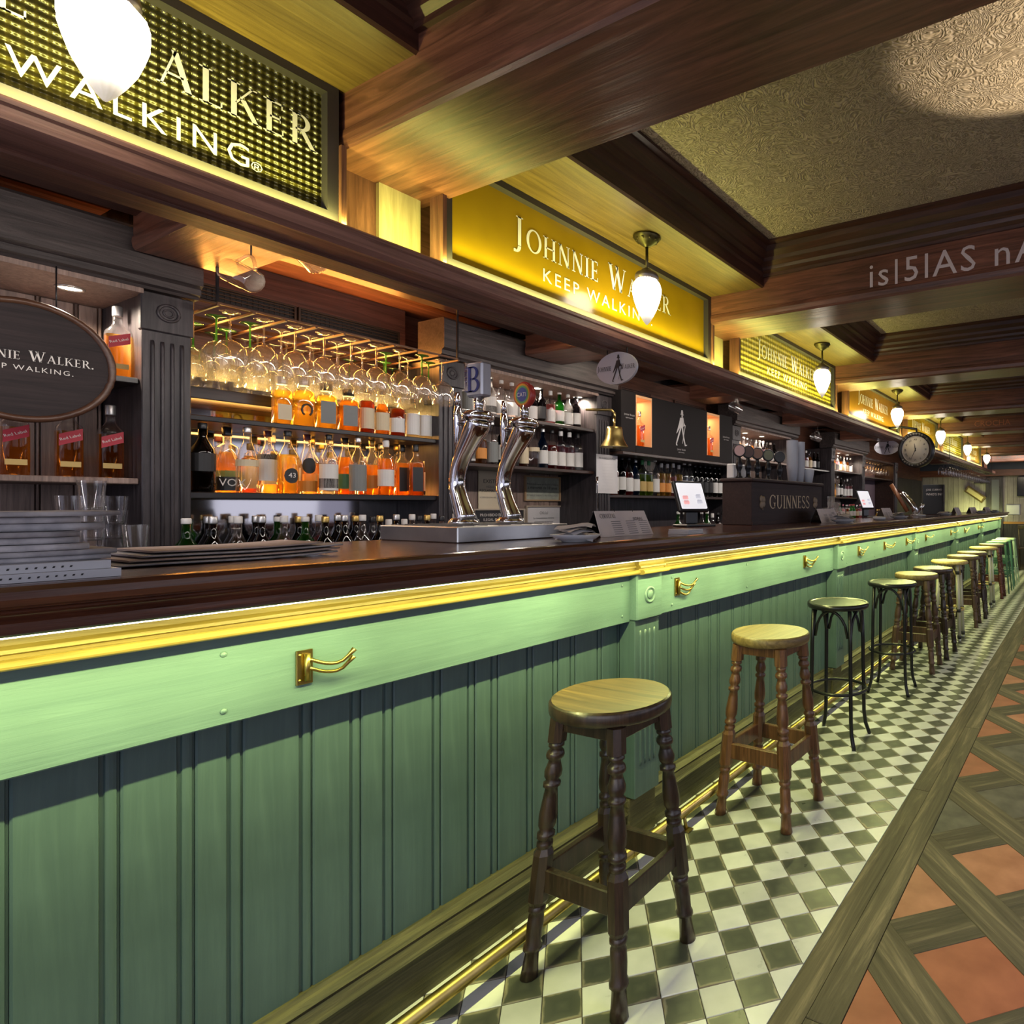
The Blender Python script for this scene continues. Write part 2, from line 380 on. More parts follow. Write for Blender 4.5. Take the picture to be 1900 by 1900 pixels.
# ------------------------------------------------------------------ floor
def clip_poly(p, nx, ny, c):
    """keep the side nx*x+ny*y >= c"""
    out = []
    for i in range(len(p)):
        a, b = p[i], p[(i+1) % len(p)]; da, db = nx*a[0]+ny*a[1]-c, nx*b[0]+ny*b[1]-c
        if da >= 0: out.append(a)
        if (da >= 0) != (db >= 0):
            k = da/(da-db); out.append((a[0]+(b[0]-a[0])*k, a[1]+(b[1]-a[1])*k))
    return out
floor = MB().box(-3.6, 3.2, -1.2, 16.5, -.08, -.006).build('floor', M_GROUT, kind='structure', label='checkered and terracotta pub floor')
def tile_mat(name, dark):
    m, n, l = newmat(name); p = bsdf(m)
    tc = n.new('ShaderNodeTexCoord'); oi = n.new('ShaderNodeObjectInfo')
    ad = n.new('ShaderNodeVectorMath'); ad.operation = 'MULTIPLY_ADD'
    l.new(oi.outputs['Location'], ad.inputs[0]); ad.inputs[1].default_value = (3.1, 2.3, 1.7); l.new(tc.outputs['Object'], ad.inputs[2])
    nz = n.new('ShaderNodeTexNoise'); nz.inputs['Scale'].default_value = 14; nz.inputs['Detail'].default_value = 6
    l.new(ad.outputs[0], nz.inputs['Vector'])
    # distance to the tile's edge: worn and pale at the rim
    sp = n.new('ShaderNodeSeparateXYZ'); l.new(tc.outputs['Object'], sp.inputs[0])
    ax = n.new('ShaderNodeMath'); ax.operation = 'ABSOLUTE'; l.new(sp.outputs[0], ax.inputs[0])
    ay = n.new('ShaderNodeMath'); ay.operation = 'ABSOLUTE'; l.new(sp.outputs[1], ay.inputs[0])
    mx = n.new('ShaderNodeMath'); mx.operation = 'MAXIMUM'; l.new(ax.outputs[0], mx.inputs[0]); l.new(ay.outputs[0], mx.inputs[1])
    ma = n.new('ShaderNodeMath'); ma.operation = 'MULTIPLY_ADD'; ma.inputs[1].default_value = .030; l.new(nz.outputs[0], ma.inputs[0]); l.new(mx.outputs[0], ma.inputs[2])
    if dark:
        r = ramp(n, [(.15, (.085, .088, .072)), (.35, (.055, .060, .052)), (.56, (.080, .083, .066)), (.615, (.27, .245, .18)), (.67, (.18, .14, .09))])
        sc = n.new('ShaderNodeMath'); sc.operation = 'MULTIPLY'; sc.inputs[1].default_value = 9.9; l.new(ma.outputs[0], sc.inputs[0]); l.new(sc.outputs[0], r.inputs[0])
    else:
        r = ramp(n, [(.3, (.58, .59, .57)), (.7, (.68, .68, .66))]); l.new(nz.outputs[0], r.inputs[0])
    rnd = n.new('ShaderNodeMath'); rnd.operation = 'MULTIPLY_ADD'; rnd.inputs[1].default_value = .35; rnd.inputs[2].default_value = .82
    l.new(oi.outputs['Random'], rnd.inputs[0])
    mm = n.new('ShaderNodeMix'); mm.data_type = 'RGBA'; mm.blend_type = 'MULTIPLY'; mm.inputs[0].default_value = 1
    l.new(r.outputs[0], mm.inputs[6]); l.new(rnd.outputs[0], mm.inputs[7]); l.new(mm.outputs[2], p.inputs['Base Color'])
    rr = n.new('ShaderNodeMath'); rr.operation = 'MULTIPLY_ADD'; rr.inputs[1].default_value = .3; rr.inputs[2].default_value = .18
    l.new(nz.outputs[0], rr.inputs[0]); l.new(rr.outputs[0], p.inputs['Roughness'])
    b = n.new('ShaderNodeBump'); b.inputs['Strength'].default_value = .08; b.inputs['Distance'].default_value = .004; l.new(nz.outputs[0], b.inputs['Height']); l.new(b.outputs[0], p.inputs['Normal'])
    return m
TILE_W, TILE_D = tile_mat('white_cement_tile', False), tile_mat('dark_cement_tile', True)
ts = .1; hs = ts/2-.0009; s2 = sqrt(.5)
# corner measured on the photograph's floor: (-.855, 1.4425); tile sides run at 45 degrees
def tile_mesh(name, mat):
    m = MB(); hh = hs; ch = .0016
    m.v = [(-hh, -hh, -.012), (hh, -hh, -.012), (hh, hh, -.012), (-hh, hh, -.012), (-hh, -hh, -ch), (hh, -hh, -ch), (hh, hh, -ch), (-hh, hh, -ch),
           (-hh+ch, -hh+ch, 0), (hh-ch, -hh+ch, 0), (hh-ch, hh-ch, 0), (-hh+ch, hh-ch, 0)]
    for i in range(4):
        j = (i+1) % 4; m.face((i, j, 4+j, 4+i)); m.face((4+i, 4+j, 8+j, 8+i))
    m.face((8, 9, 10, 11)); return m.mesh(name, mat)
tmw, tmd = tile_mesh('tile_white', TILE_W), tile_mesh('tile_dark', TILE_D)
XB0, XB1 = -.71, -.545       # wooden border strip
cells = []
for i in range(-140, 140):
    for j in range(-140, 140):
        # centre of the tile
        e, g = (i+.5)*ts, (j+.5)*ts
        x = -.855+(e-g)*s2; y = 1.4425+(e+g)*s2
        if -1.66 < x < XB0+.065 and -.7 < y < 13.4: cells.append((x, y, (i+j) % 2))
def seen(x, y):
    u, v, d = proj(x, y, 0); return d > .1 and -60 < u < 1960 and v < 1990
vis = sorted([c for c in cells if seen(c[0], c[1])], key=lambda c: c[0]**2+c[1]**2)
near = set(vis[:296]); rest = MB()
for c in cells:
    x, y, k = c
    corners = [(x+dx*sqrt(2)*hs, y+dy*sqrt(2)*hs) for dx, dy in ((1, 0), (0, 1), (-1, 0), (0, -1))]
    full = all(q[0] <= XB0 for q in corners)
    if c in near and full:
        o = put('tile', tmd if k else tmw, floor, M=Matrix.Translation((x, y, random.uniform(-.0012, .0004))) @ Matrix.Rotation(pi/4+random.uniform(-.008, .008), 4, 'Z') @ Matrix.Rotation(random.uniform(-.006, .006), 4, 'X'))
    else:
        p = clip_poly(corners, -1, 0, -XB0+.002)
        if len(p) < 3: continue
        if c in near:
            ca = Matrix.Rotation(-pi/4, 2); m = MB()
            q = [ca @ Vector((a-x, b-y)) for a, b in p]
            m.ext([(a.x, a.y) for a in q], 'z', -.012, 0)
            put('tile', m.mesh('tile_cut', TILE_D if k else TILE_W), floor, M=Matrix.Translation((x, y, -.001)) @ Matrix.Rotation(pi/4, 4, 'Z'))
        else:
            rest.cur = k; b = len(rest.v); rest.v += [(a, bb, -.0006) for a, bb in p]; rest.face(range(b, b+len(p)))
rest.build('tile_field', [plain('far_tile_white', (.60, .60, .55), .3), plain('far_tile_dark', (.065, .070, .055), .35)], floor, kind='stuff')

def floor_wood(name, axis, k=1.0):
    return wood(name, (.040*k, .034*k, .020*k), (.27*k, .225*k, .135*k), axis, .6, .55, 1.0, c3=(.105*k, .088*k, .052*k))
FW_Y = floor_wood('floor_plank_wood', 'y', 1.15); FW_X = floor_wood('floor_plank_wood_cross', 'x', .72); FW_D = floor_wood('floor_plank_wood_diagonal', 'x', 1.1)
def slab(name, pts, mat, ang=0, z=0, parent=floor, th=.014):
    """flat piece with its own axes so that the grain follows it"""
    cx = sum(p[0] for p in pts)/len(pts); cy = sum(p[1] for p in pts)/len(pts)
    R2 = Matrix.Rotation(-ang, 2); q = [R2 @ Vector((a-cx, b-cy)) for a, b in pts]
    m = MB(); m.ext([(a.x, a.y) for a in q], 'z', -th, -.0018, caps=False)
    inn = [(a.x*(1-.0018/max(.02, a.length)), a.y*(1-.0018/max(.02, a.length))) for a in q]
    b = len(m.v); m.v += [(a.x, a.y, -.0018) for a in q]+[(a, bb, 0) for a, bb in inn]; k = len(q)
    for i in range(k): j = (i+1) % k; m.face((b+i, b+j, b+k+j, b+k+i))
    m.face(range(b+k, b+2*k))
    return put(name, m.mesh(name, mat), parent, M=Matrix.Translation((cx, cy, z)) @ Matrix.Rotation(ang, 4, 'Z'))
# border: two rows of boards with staggered joints
xm = -.632
for row, (xa, xb) in enumerate(((XB0, xm), (xm, XB1))):
    y = -.9 if row == 0 else -1.2; lens = [2.1, 1.6, 2.3, 1.9, 2.2, 2.0, 2.4, 1.8]; k = 0
    if row == 1: lens = [2.62, 2.3, 1.7, 2.2, 2.0, 2.1, 1.9, 2.0]
    while y < 13.4:
        y1 = min(13.4, y+lens[k % 8]); k += 1
        slab('border_plank', [(xa+.001, y+.001), (xb-.001, y+.001), (xb-.001, y1-.001), (xa+.001, y1-.001)], FW_Y, 0, .001 if row else .0)
        y = y1
# lattice of oak strips at 45 degrees round terracotta squares
TC = noisy('terracotta', (.28, .11, .060), (.44, .20, .115), 9, .45, .12, lo=.3, hi=.7)
TC2 = noisy('red_terracotta', (.24, .075, .042), (.36, .125, .07), 9, .45, .12, lo=.3, hi=.7)
SLATE = noisy('slate_tile', (.055, .05, .042), (.12, .108, .085), 10, .5, .2)
pp = .402; th_ = .250; D1 = Vector((s2, s2)); D2 = Vector((s2, -s2)); O0 = Vector((-.267, 1.765))
def region(p):
    p = clip_poly(p, 1, 0, XB1+.001)
    if len(p) > 2: p = clip_poly(p, -1, 0, -.75)
    if len(p) > 2: p = clip_poly(p, 0, 1, -.6)
    if len(p) > 2: p = clip_poly(p, 0, -1, -13.4)
    return p
random.seed(3)
GREY = {(2, -1), (2, -2), (1, -2), (4, -3), (5, -4), (-1, 1), (7, -6), (7, -7)}
def ptxy(a, b): q = O0+D1*a+D2*b; return (q.x, q.y)
for i in range(-6, 24):
    for j in range(-22, 8):
        c = O0+D1*(i*pp)+D2*(j*pp)
        if not (-1.1 < c.x < 1.0 and -1.0 < c.y < 13.9): continue
        h2 = th_/2; a0, b0 = i*pp, j*pp
        p = region([ptxy(a0-h2, b0-h2), ptxy(a0+h2, b0-h2), ptxy(a0+h2, b0+h2), ptxy(a0-h2, b0+h2)])
        if len(p) > 2:
            g = random.random(); grey = (i, j) in GREY or (c.y > 3 and g < .3)
            slab('terracotta_tile' if not grey else 'slate_tile', p, SLATE if grey else (TC2 if g > .6 else TC), pi/4, -.001)
        # short strip between two squares, along D2 direction gap (runs along D1)
        p = region([ptxy(a0-h2, b0+h2), ptxy(a0+h2, b0+h2), ptxy(a0+h2, b0+pp-h2), ptxy(a0-h2, b0+pp-h2)])
        if len(p) > 2: slab('cross_plank', [(x, y) for x, y in p], FW_X, pi/4)
for i in range(-6, 24):
    a0 = i*pp+th_/2; a1 = (i+1)*pp-th_/2
    p = region([ptxy(a0, -9), ptxy(a1, -9), ptxy(a1, 5), ptxy(a0, 5)])
    if len(p) > 2: slab('lattice_plank', p, FW_D, -pi/4, .0005)
MB().box(.75, 3.1, -1.1, 13.4, -.02, -.001).build('plank_field', FW_Y, floor)
MB().box(-3.5, 3.1, 13.41, 16.4, -.02, -.001).build('plank_field', FW_X, floor)
MB().box(-3.5, -1.68, -1.1, 13.4, -.02, -.001).build('service_floor', plain('service_floor_vinyl', (.05, .045, .045), .6), floor)

# ------------------------------------------------------------------ bar counter
YB0, YB1 = -.45, 13.0
XP, XBD, XPIL = -1.600, -1.545, -1.515
bar_c = thing('bar_counter', 'long green panelled pub bar counter with brass-lit wooden moulding', 'bar counter', (-1.6, 6.3, 0))
MB().box(-1.68, XP-.018, YB0, YB1, 0, 1.13).build('carcass', plain('carcass_paint', (.10, .15, .14), .5), bar_c)
PIL = [-.27, 1.90, 4.02, 6.18, 8.40, 10.65, 12.93]
# tongue-and-groove planks, three widths in turn, each with a bead along one side
def plank_mesh(wd):
    m = MB(); b = .020
    # profile across the plank (y, x): flat, groove, bead, groove
    prof = [(0, -.018), (0, -.004), (.003, 0), (wd-b-.010, 0), (wd-b-.007, -.0065), (wd-b-.003, -.0065)]
    for k in range(6):
        a = pi-pi*k/5; prof.append((wd-b/2-.003+(b/2-.001)*cos(a), -.0062+.0056*sin(a)**.45))
    prof += [(wd-.002, -.0065), (wd-.0005, -.0065), (wd-.0005, -.018)]
    n = len(prof); z0, z1 = .16, .95
    m.v = [(x, y, z0) for y, x in prof]+[(x, y, z1) for y, x in prof]
    for i in range(n-1): m.face((i, i+1, n+i+1, n+i), False)
    m.face((n-1, 0, n, 2*n-1)); m.face(range(n-1, -1, -1)); m.face(range(n, 2*n))
    return m.mesh('plank', P_PLANK)
WDS = (.108, .079, .133); pms = [plank_mesh(w_) for w_ in WDS]
y, k = .453-.320*3, 0
while y < YB1-.02:
    put('plank', pms[k % 3], bar_c, loc=(XP, y, 0)); y += WDS[k % 3]; k += 1
# upper boards between the pilasters
for a, b in zip(PIL, PIL[1:]):
    m = MB().cbox(XP+.0005, XBD, a+.075, b-.075, .857, 1.05, .003); m.build('upper_board', P_BOARD, bar_c)
    for yy in (a+.19, (a+b)/2-.23, b-.12):
        for zz in (1.0, .885): MB().lathe([(.0065, 0), (.005, .002), (0, .003)], 8, M=Matrix.Translation((XBD, yy, zz)) @ Matrix.Rotation(pi/2, 4, 'Y')).build('plug', P_BOARD, bar_c)
for yc in PIL:
    w_ = .0745
    pl = MB().cbox(XP+.0005, XPIL-.008, yc-w_, yc+w_, .18, .86, .003).build('pilaster', P_PLANK, bar_c)
    MB().cbox(XP+.0005, XPIL+.006, yc-w_-.003, yc+w_+.003, .862, 1.052, .005).build('pilaster_block', P_BOARD, pl)
    MB().torus((XPIL+.0055, yc, .955), .028, .0055, 24, 6, Matrix.Rotation(pi/2, 3, 'Y')).build('rosette', P_BOARD, pl)
    MB().lathe([(.018, 0), (.015, .003), (0, .0035)], 16, M=Matrix.Translation((XPIL+.006, yc, .955)) @ Matrix.Rotation(pi/2, 4, 'Y')).build('rosette', P_BOARD, pl)
    for q in range(4):
        yy = yc-.042+q*.028
        MB().tube([(XPIL-.010, yy, .30), (XPIL-.0085, yy, .32), (XPIL-.0085, yy, .80), (XPIL-.010, yy, .82)], .0055, 6).build('flute', P_PLANK, pl)
# plinth and its moulding
MB().box(-1.62, -1.560, YB0, YB1, 0, .115).build('plinth', W_BASE, bar_c)
MB().ext([(-1.62, .112), (-1.552, .112), (-1.548, .122), (-1.556, .130), (-1.562, .140), (-1.568, .150), (-1.566, .158), (-1.576, .166), (-1.586, .172), (-1.592, .18), (-1.62, .18)], 'y', YB0, YB1).build('plinth_moulding', W_BASE, bar_c)
for yc in PIL[1:]:
    MB().cbox(-1.59, -1.545, yc-.083, yc+.083, 0, .178, .006).build('plinth_block', W_BASE, bar_c)
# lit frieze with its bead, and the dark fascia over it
FR = [(-1.60, 1.135), (-1.522, 1.135), (-1.520, 1.078), (-1.512, 1.072), (-1.510, 1.066), (-1.520, 1.062), (-1.520, 1.056)]
for q in range(7):
    a = radians(70-160*q/6); FR.append((-1.502+.011*cos(a), 1.050+.0095*sin(a)))
FR += [(-1.52, 1.040), (-1.60, 1.040)]
cuts = [YB0]+[p for q in PIL[1:-1] for p in (q-.078, q+.078)]+[YB1]
for i in range(0, len(cuts), 2): MB().ext(FR, 'y', cuts[i], cuts[i+1]).build('frieze', W_FRIEZE, bar_c)
for q in PIL[1:-1]:
    MB().ext([(x+(.020 if x > -1.55 else 0), z) for x, z in FR], 'y', q-.078, q+.078).build('frieze', W_FRIEZE, bar_c)
MB().ext([(-1.46, 1.150), (-1.372, 1.150), (-1.370, 1.146), (-1.376, 1.142), (-1.380, 1.136), (-1.374, 1.130), (-1.374, 1.114), (-1.380, 1.110), (-1.392, 1.110), (-1.394, 1.118), (-1.46, 1.132)], 'y', YB0, YB1).build('fascia', W_TOP, bar_c)
MB().box(-1.68, -1.395, YB0, YB1, 1.1325, 1.1505).build('sub_top', W_TOP, bar_c)
MB().box(-2.10, -1.68, YB0, YB1, .95, 1.1505).build('service_shelf', W_DARKY, bar_c)
MB().box(-2.05, -1.70, YB0, YB1, 0, .95).build('back_carcass', W_DARKY, bar_c)
ZT = 1.186
MB().ext([(-2.12, 1.151), (-1.368, 1.151), (-1.360, 1.156), (-1.357, 1.166), (-1.359, 1.177), (-1.366, 1.184), (-1.376, ZT), (-2.11, ZT), (-2.12, 1.180)], 'y', YB0-.05, YB1+.06).build(
    'worktop', W_TOP, label='polished dark red wooden bar top running the length of the counter', cat='worktop')
# LED tape under the nosing: the tape itself and the light it gives
LEDM = plain('led_tape', (1, 1, .8), .5, emit=(1, .98, .62), es=9)
led = MB()
led.box(-1.3895, -1.3835, YB0, YB1, 1.1075, 1.1095)
led.build('led_tape', LEDM, label='bright yellow-white LED tape under the bar top nosing', cat='light strip')
for i in range(7):
    ya = YB0+i*(YB1-YB0)/7; ln = (YB1-YB0)/7
    area('counter_led', (-1.3865, ya+ln/2, 1.105), (0, 0, 0), .008, ln, 8.6*ln, LEDC)
# bag hooks on the upper boards
def hook(y, z, ang, n):
    yy = y
    t = bpy.data.objects.new('bag_hook', None); COL.objects.link(t); t.parent = bar_c; t.matrix_parent_inverse = wm(bar_c).inverted()
    MB().cbox(XBD-.0005, XBD+.006, yy-.016, yy+.016, z-.038, z+.038, .001).build('back_plate', BRASS, t)
    MB().tube([(XBD+.012, yy+.002, z-.03), (XBD+.012, yy+.002, z+.03)], .0065, 8).build('hinge', BRASS, t)
    for dz in (.028, -.028): MB().lathe([(.004, 0), (.003, .002), (0, .0025)], 8, M=Matrix.Translation((XBD+.006, yy-.010, z+dz)) @ Matrix.Rotation(pi/2, 4, 'Y')).build('screw', BRASS, t)
    for i in range(n):
        zz = z+.02-.02*i; a = radians(ang+12*i); p = []
        for q in range(9):
            s_ = q/8; L = .087*s_; dz = -.018*sin(pi*s_*.9)+.055*max(0, s_-.72)
            p.append((XBD+.012+L*cos(a), yy+.002+L*sin(a), zz+dz))
        MB().tube(p, [.0042]*8+[.0065], 7).build('arm', BRASS, t)
    return t
hk = [(.727, 62, 2), (2.123, 62, 3), (3.45, 55, 3), (4.46, 62, 3), (5.13, 25, 2), (5.86, 40, 2), (6.66, 40, 1), (8.05, 40, 1), (9.05, 60, 3), (10.3, 40, 2)]
hl = ['two-armed brass hook on the green board nearest the camera', 'three-armed brass hook just right of the first round rosette', 'three-armed brass hook above the two black stools',
      'three-armed brass hook just right of the second round rosette', 'short brass hook near the middle of the third green bay', 'brass hook at the right end of the third green bay',
      'single brass hook at the left end of the fourth bay', 'single brass hook at the right end of the fourth bay', 'small brass hook in the fifth bay of the bar', 'farthest small brass hook on the bar front']
for (y, a, n), lb in zip(hk, hl): hook(y, .957 if y > 1 else .942, a, n)['label'] = lb
# foot rail
fr = thing('foot_rail', 'polished brass foot rail along the base of the green bar', 'rail', (-1.43, 6, 0))
RX, RZ = -1.432, .072
MB().tube([(RX, YB0, RZ), (RX, YB1-.1, RZ)], .020, 14).build('tube', BRASS_OLD, fr)
yy = .62
while yy < YB1:
    MB().tube([(RX, yy-.05, RZ), (RX, yy+.05, RZ)], .0225, 14).build('sleeve', BRASS_OLD, fr)
    MB().tube([(RX, yy+.28, RZ-.018), (RX+.004, yy+.28, .03), (RX+.012, yy+.28, .0015)], .007, 8).build('bracket', BRASS_OLD, fr)
    MB().cbox(RX-.012, RX+.034, yy+.263, yy+.297, .0003, .006, .001).build('foot_plate', BRASS_OLD, fr)
    yy += 1.12

# ------------------------------------------------------------------ ceiling with beams
ZB, ZC = 2.21, 2.515
def plaster():
    m, n, l = newmat('anaglypta_plaster'); p = bsdf(m)
    tc = n.new('ShaderNodeTexCoord')
    nz = n.new('ShaderNodeTexNoise'); nz.inputs['Scale'].default_value = 9; nz.inputs['Detail'].default_value = 2; nz.inputs['Distortion'].default_value = 3.5
    l.new(tc.outputs['Object'], nz.inputs['Vector'])
    wv = n.new('ShaderNodeMath'); wv.operation = 'SINE'; ml = n.new('ShaderNodeMath'); ml.operation = 'MULTIPLY'; ml.inputs[1].default_value = 55
    l.new(nz.outputs[0], ml.inputs[0]); l.new(ml.outputs[0], wv.inputs[0])
    vo = n.new('ShaderNodeTexVoronoi'); vo.inputs['Scale'].default_value = 70; l.new(tc.outputs['Object'], vo.inputs['Vector'])
    ad = n.new('ShaderNodeMath'); ad.operation = 'MULTIPLY_ADD'; ad.inputs[1].default_value = 1.1; l.new(vo.outputs['Distance'], ad.inputs[0]); l.new(wv.outputs[0], ad.inputs[2])
    r = ramp(n, [(.0, (.27, .22, .155)), (.35, (.43, .36, .26)), (1.0, (.50, .42, .31))])
    l.new(ad.outputs[0], r.inputs[0]); l.new(r.outputs[0], p.inputs['Base Color']); p.inputs['Roughness'].default_value = .55
    b = n.new('ShaderNodeBump'); b.inputs['Strength'].default_value = .55; b.inputs['Distance'].default_value = .006; l.new(ad.outputs[0], b.inputs['Height']); l.new(b.outputs[0], p.inputs['Normal'])
    return m
PLASTER = plaster()
ceil = MB().box(-3.6, 3.2, -1.2, 16.5, ZC, ZC+.08).build('ceiling', PLASTER, kind='structure', label='embossed plaster ceiling between dark beams')
BY = [-.85, .88, 2.59, 4.31, 6.10, 7.90, 9.70, 11.50, 13.30]; BWD = .29
XSO0, XSO1, ZSO = -1.685, -1.384, 2.352       # soffit board over the signs
for i, y in enumerate(BY):
    m = MB()
    # beam section (y, z): roll along the lower front edge
    pr = [(y, ZC), (y, ZB+.050), (y-.003, ZB+.046), (y-.005, ZB+.030), (y-.002, ZB+.010), (y+.004, ZB), (y+BWD-.004, ZB), (y+BWD+.002, ZB+.010), (y+BWD+.005, ZB+.03), (y+BWD+.003, ZB+.046), (y+BWD, ZB+.05), (y+BWD, ZC)]
    m.ext(pr, 'x', -3.0, 3.0); bm_ = m.build('beam', W_BEAM_X, ceil)
    # cornice along both sides on the customers' side
    for s_ in (-1, 1):
        e = y if s_ < 0 else y+BWD
        cp = [(e, 2.395), (e+s_*.012, 2.395), (e+s_*.014, 2.408), (e+s_*.030, 2.418), (e+s_*.034, 2.432), (e+s_*.060, 2.446), (e+s_*.064, 2.462), (e+s_*.095, 2.478), (e+s_*.10, 2.500), (e+s_*.125, 2.505), (e+s_*.125, ZC+.001), (e, ZC+.001)]
        MB().ext(cp, 'x', -1.40, 3.0).build('cornice', W_CORNX, ceil)
for a, b in zip(BY, BY[1:]):
    y0, y1 = a+BWD, b
    # longitudinal box over the signs: soffit board, face and cornice
    MB().box(XSO0, XSO1, y0, y1, ZSO, ZSO+.02).build('soffit_board', W_SOFFIT, ceil)
    lp = [(XSO1-.02, ZSO+.021), (XSO1+.002, ZSO-.004), (XSO1+.012, ZSO+.002), (XSO1+.012, ZSO+.05), (XSO1+.022, ZSO+.058), (XSO1+.022, ZSO+.085), (XSO1+.045, ZSO+.095), (XSO1+.045, ZSO+.108), (XSO1+.075, ZSO+.125), (XSO1+.080, ZSO+.148), (XSO1+.105, ZSO+.152), (XSO1+.105, ZC+.001), (XSO1-.02, ZC+.001)]
    MB().ext(lp, 'y', y0, y1).build('cornice', W_CORN, ceil)
    # dark boarded ceiling over the service side
    MB().box(-3.5, XSO0-.17, y0, y1, 2.40, 2.42).build('service_ceiling', W_BEAM_Y, ceil)
    MB().ext([(-2.98, 2.40), (-2.86, 2.40), (-2.875, 2.372), (-2.905, 2.362), (-2.915, 2.33), (-2.98, 2.325)], 'y', y0, y1).build('service_cornice', W_CORN, ceil)
# Gaelic line painted on the second beam
CHALK = plain('faded_lettering', (.62, .53, .52), .7)
letters('lettering', sans('is|5lAS nA Cno', .150, 1.12), (-.33, 2.59, 2.262), XD, ZD, CHALK, ceil, .0015)
letters('lettering', sans('CROCHA', .10), (-1.02, 7.90, 2.285), XD, ZD, plain('red_lettering', (.35, .12, .06), .7), ceil, .0015)
letters('lettering', sans('CRAIC AGUS CEOL', .11), (-1.15, 13.30, 2.27), XD, ZD, plain('dim_lettering', (.12, .10, .10), .7), ceil, .0015)

# ------------------------------------------------------------------ header over the bar
XS = -1.70
hd = MB()
hd.ext([(-1.80, 1.952), (-1.655, 1.952), (-1.648, 1.956), (-1.640, 1.962), (-1.640, 1.985), (-1.636, 1.990), (-1.636, 1.998), (-1.640, 2.003), (-1.80, 2.003)], 'y', -.9, 13.2)
W_LIP = wood('header_lip_wood', (.13, .06, .045), (.38, .20, .16), 'y', .42, 1.0, .3, scratch=.35)
header = hd.build('trim_1', W_LIP, kind='structure', label='long dark wooden header rail over the bar')
MB().ext([(-1.86, 1.965), (-1.80, 1.965), (-1.80, 2.40), (-1.86, 2.40)], 'y', -.9, 13.2).build('header_back_board', W_BEAM_Y, header)
MB().ext([(-1.83, 1.945), (-1.75, 1.945), (-1.75, 1.953), (-1.83, 1.953)], 'y', -.9, 13.2).build('under_moulding', W_BEAM_Y, header)
for i, y in enumerate(BY):
    if not (0 < y < 13): continue
    MB().box(-1.80, -1.775, y+.01, y+.135, 2.003, ZB).build('gap_board', W_BEAM_Z, header)
    MB().box(-1.80, -1.760, y+.135, y+BWD-.035, 2.003, ZB).build('gap_board', W_PALE, header)
def amber(name, grid, c, es):
    m, n, l = newmat(name); p = bsdf(m)
    p.inputs['Base Color'].default_value = c4(c); p.inputs['Roughness'].default_value = .16
    p.inputs['Emission Color'].default_value = c4((c[0], c[1]*.92, c[2]*.5)); p.inputs['Emission Strength'].default_value = es
    tc = n.new('ShaderNodeTexCoord')
    if grid:
        mp = n.new('ShaderNodeMapping'); mp.inputs['Scale'].default_value = (1, 2*pi/grid, 2*pi/grid); l.new(tc.outputs['Object'], mp.inputs[0])
        sp = n.new('ShaderNodeSeparateXYZ'); l.new(mp.outputs[0], sp.inputs[0])
        s1 = n.new('ShaderNodeMath'); s1.operation = 'SINE'; l.new(sp.outputs[1], s1.inputs[0])
        s3 = n.new('ShaderNodeMath'); s3.operation = 'SINE'; l.new(sp.outputs[2], s3.inputs[0])
        ad = n.new('ShaderNodeMath'); l.new(s1.outputs[0], ad.inputs[0]); l.new(s3.outputs[0], ad.inputs[1])
        b = n.new('ShaderNodeBump'); b.inputs['Strength'].default_value = .9; b.inputs['Distance'].default_value = .004; l.new(ad.outputs[0], b.inputs['Height']); l.new(b.outputs[0], p.inputs['Normal'])
        r = ramp(n, [(0, tuple(k*.55 for k in c)), (1, c)]); mr = n.new('ShaderNodeMath'); mr.operation = 'MULTIPLY_ADD'; mr.inputs[1].default_value = .3; mr.inputs[2].default_value = .5
        l.new(ad.outputs[0], mr.inputs[0]); l.new(mr.outputs[0], r.inputs[0]); l.new(r.outputs[0], p.inputs['Base Color'])
    else:
        nz = n.new('ShaderNodeTexNoise'); nz.inputs['Scale'].default_value = 5; l.new(tc.outputs['Object'], nz.inputs['Vector'])
        r = ramp(n, [(.35, tuple(k*.75 for k in c)), (.7, c)]); l.new(nz.outputs[0], r.inputs[0]); l.new(r.outputs[0], p.inputs['Base Color'])
    return m
A_GRID = amber('amber_cathedral_glass', .0165, (.062, .050, .008), .07)
A_PLAIN = amber('amber_frosted_glass', 0, (.30, .18, .005), .17)
A_GRID2 = amber('yellow_diamond_glass', .030, (.36, .28, .03), .25)
A_BRN = amber('brown_amber_glass', 0, (.32, .15, .02), .15)
JWs, JWw = serif_text('Johnnie Walker', .100, .92, .07)
def words(name, polys, gap, *a, **k):
    # one object for each word
    ps = sorted(polys, key=lambda p: min(q[0] for q in p)); run, hi = [], -1e9
    for p in ps:
        if run and min(q[0] for q in p) > hi+gap: letters(name, run, *a, **k); run = []
        run.append(p); hi = max(hi, max(q[0] for q in p))
    letters(name, run, *a, **k)
def fit(txt, cap, width, space=1.0):
    p = sans(txt, 1, space); xs = [a for q in p for a, b in q]; k = width/(max(xs)-min(xs)); o = (max(xs)+min(xs))/2
    return [[((a-o)*k, b*cap/.73) for a, b in q] for q in p]
glm = [A_GRID, A_GRID, A_PLAIN, A_GRID2, A_BRN, A_PLAIN, A_GRID2, A_PLAIN]
slab_ = ['', 'amber ribbed glass sign nearest the camera behind the big lamp', 'plain amber glass sign behind the second lamp', 'yellow diamond-patterned glass sign behind the third lamp', 'brown glass sign behind the fourth lamp',
         'amber glass sign partly behind the round clock', 'yellow glass sign with white lettering beyond the clock', 'farthest amber glass sign of the row over the bar']
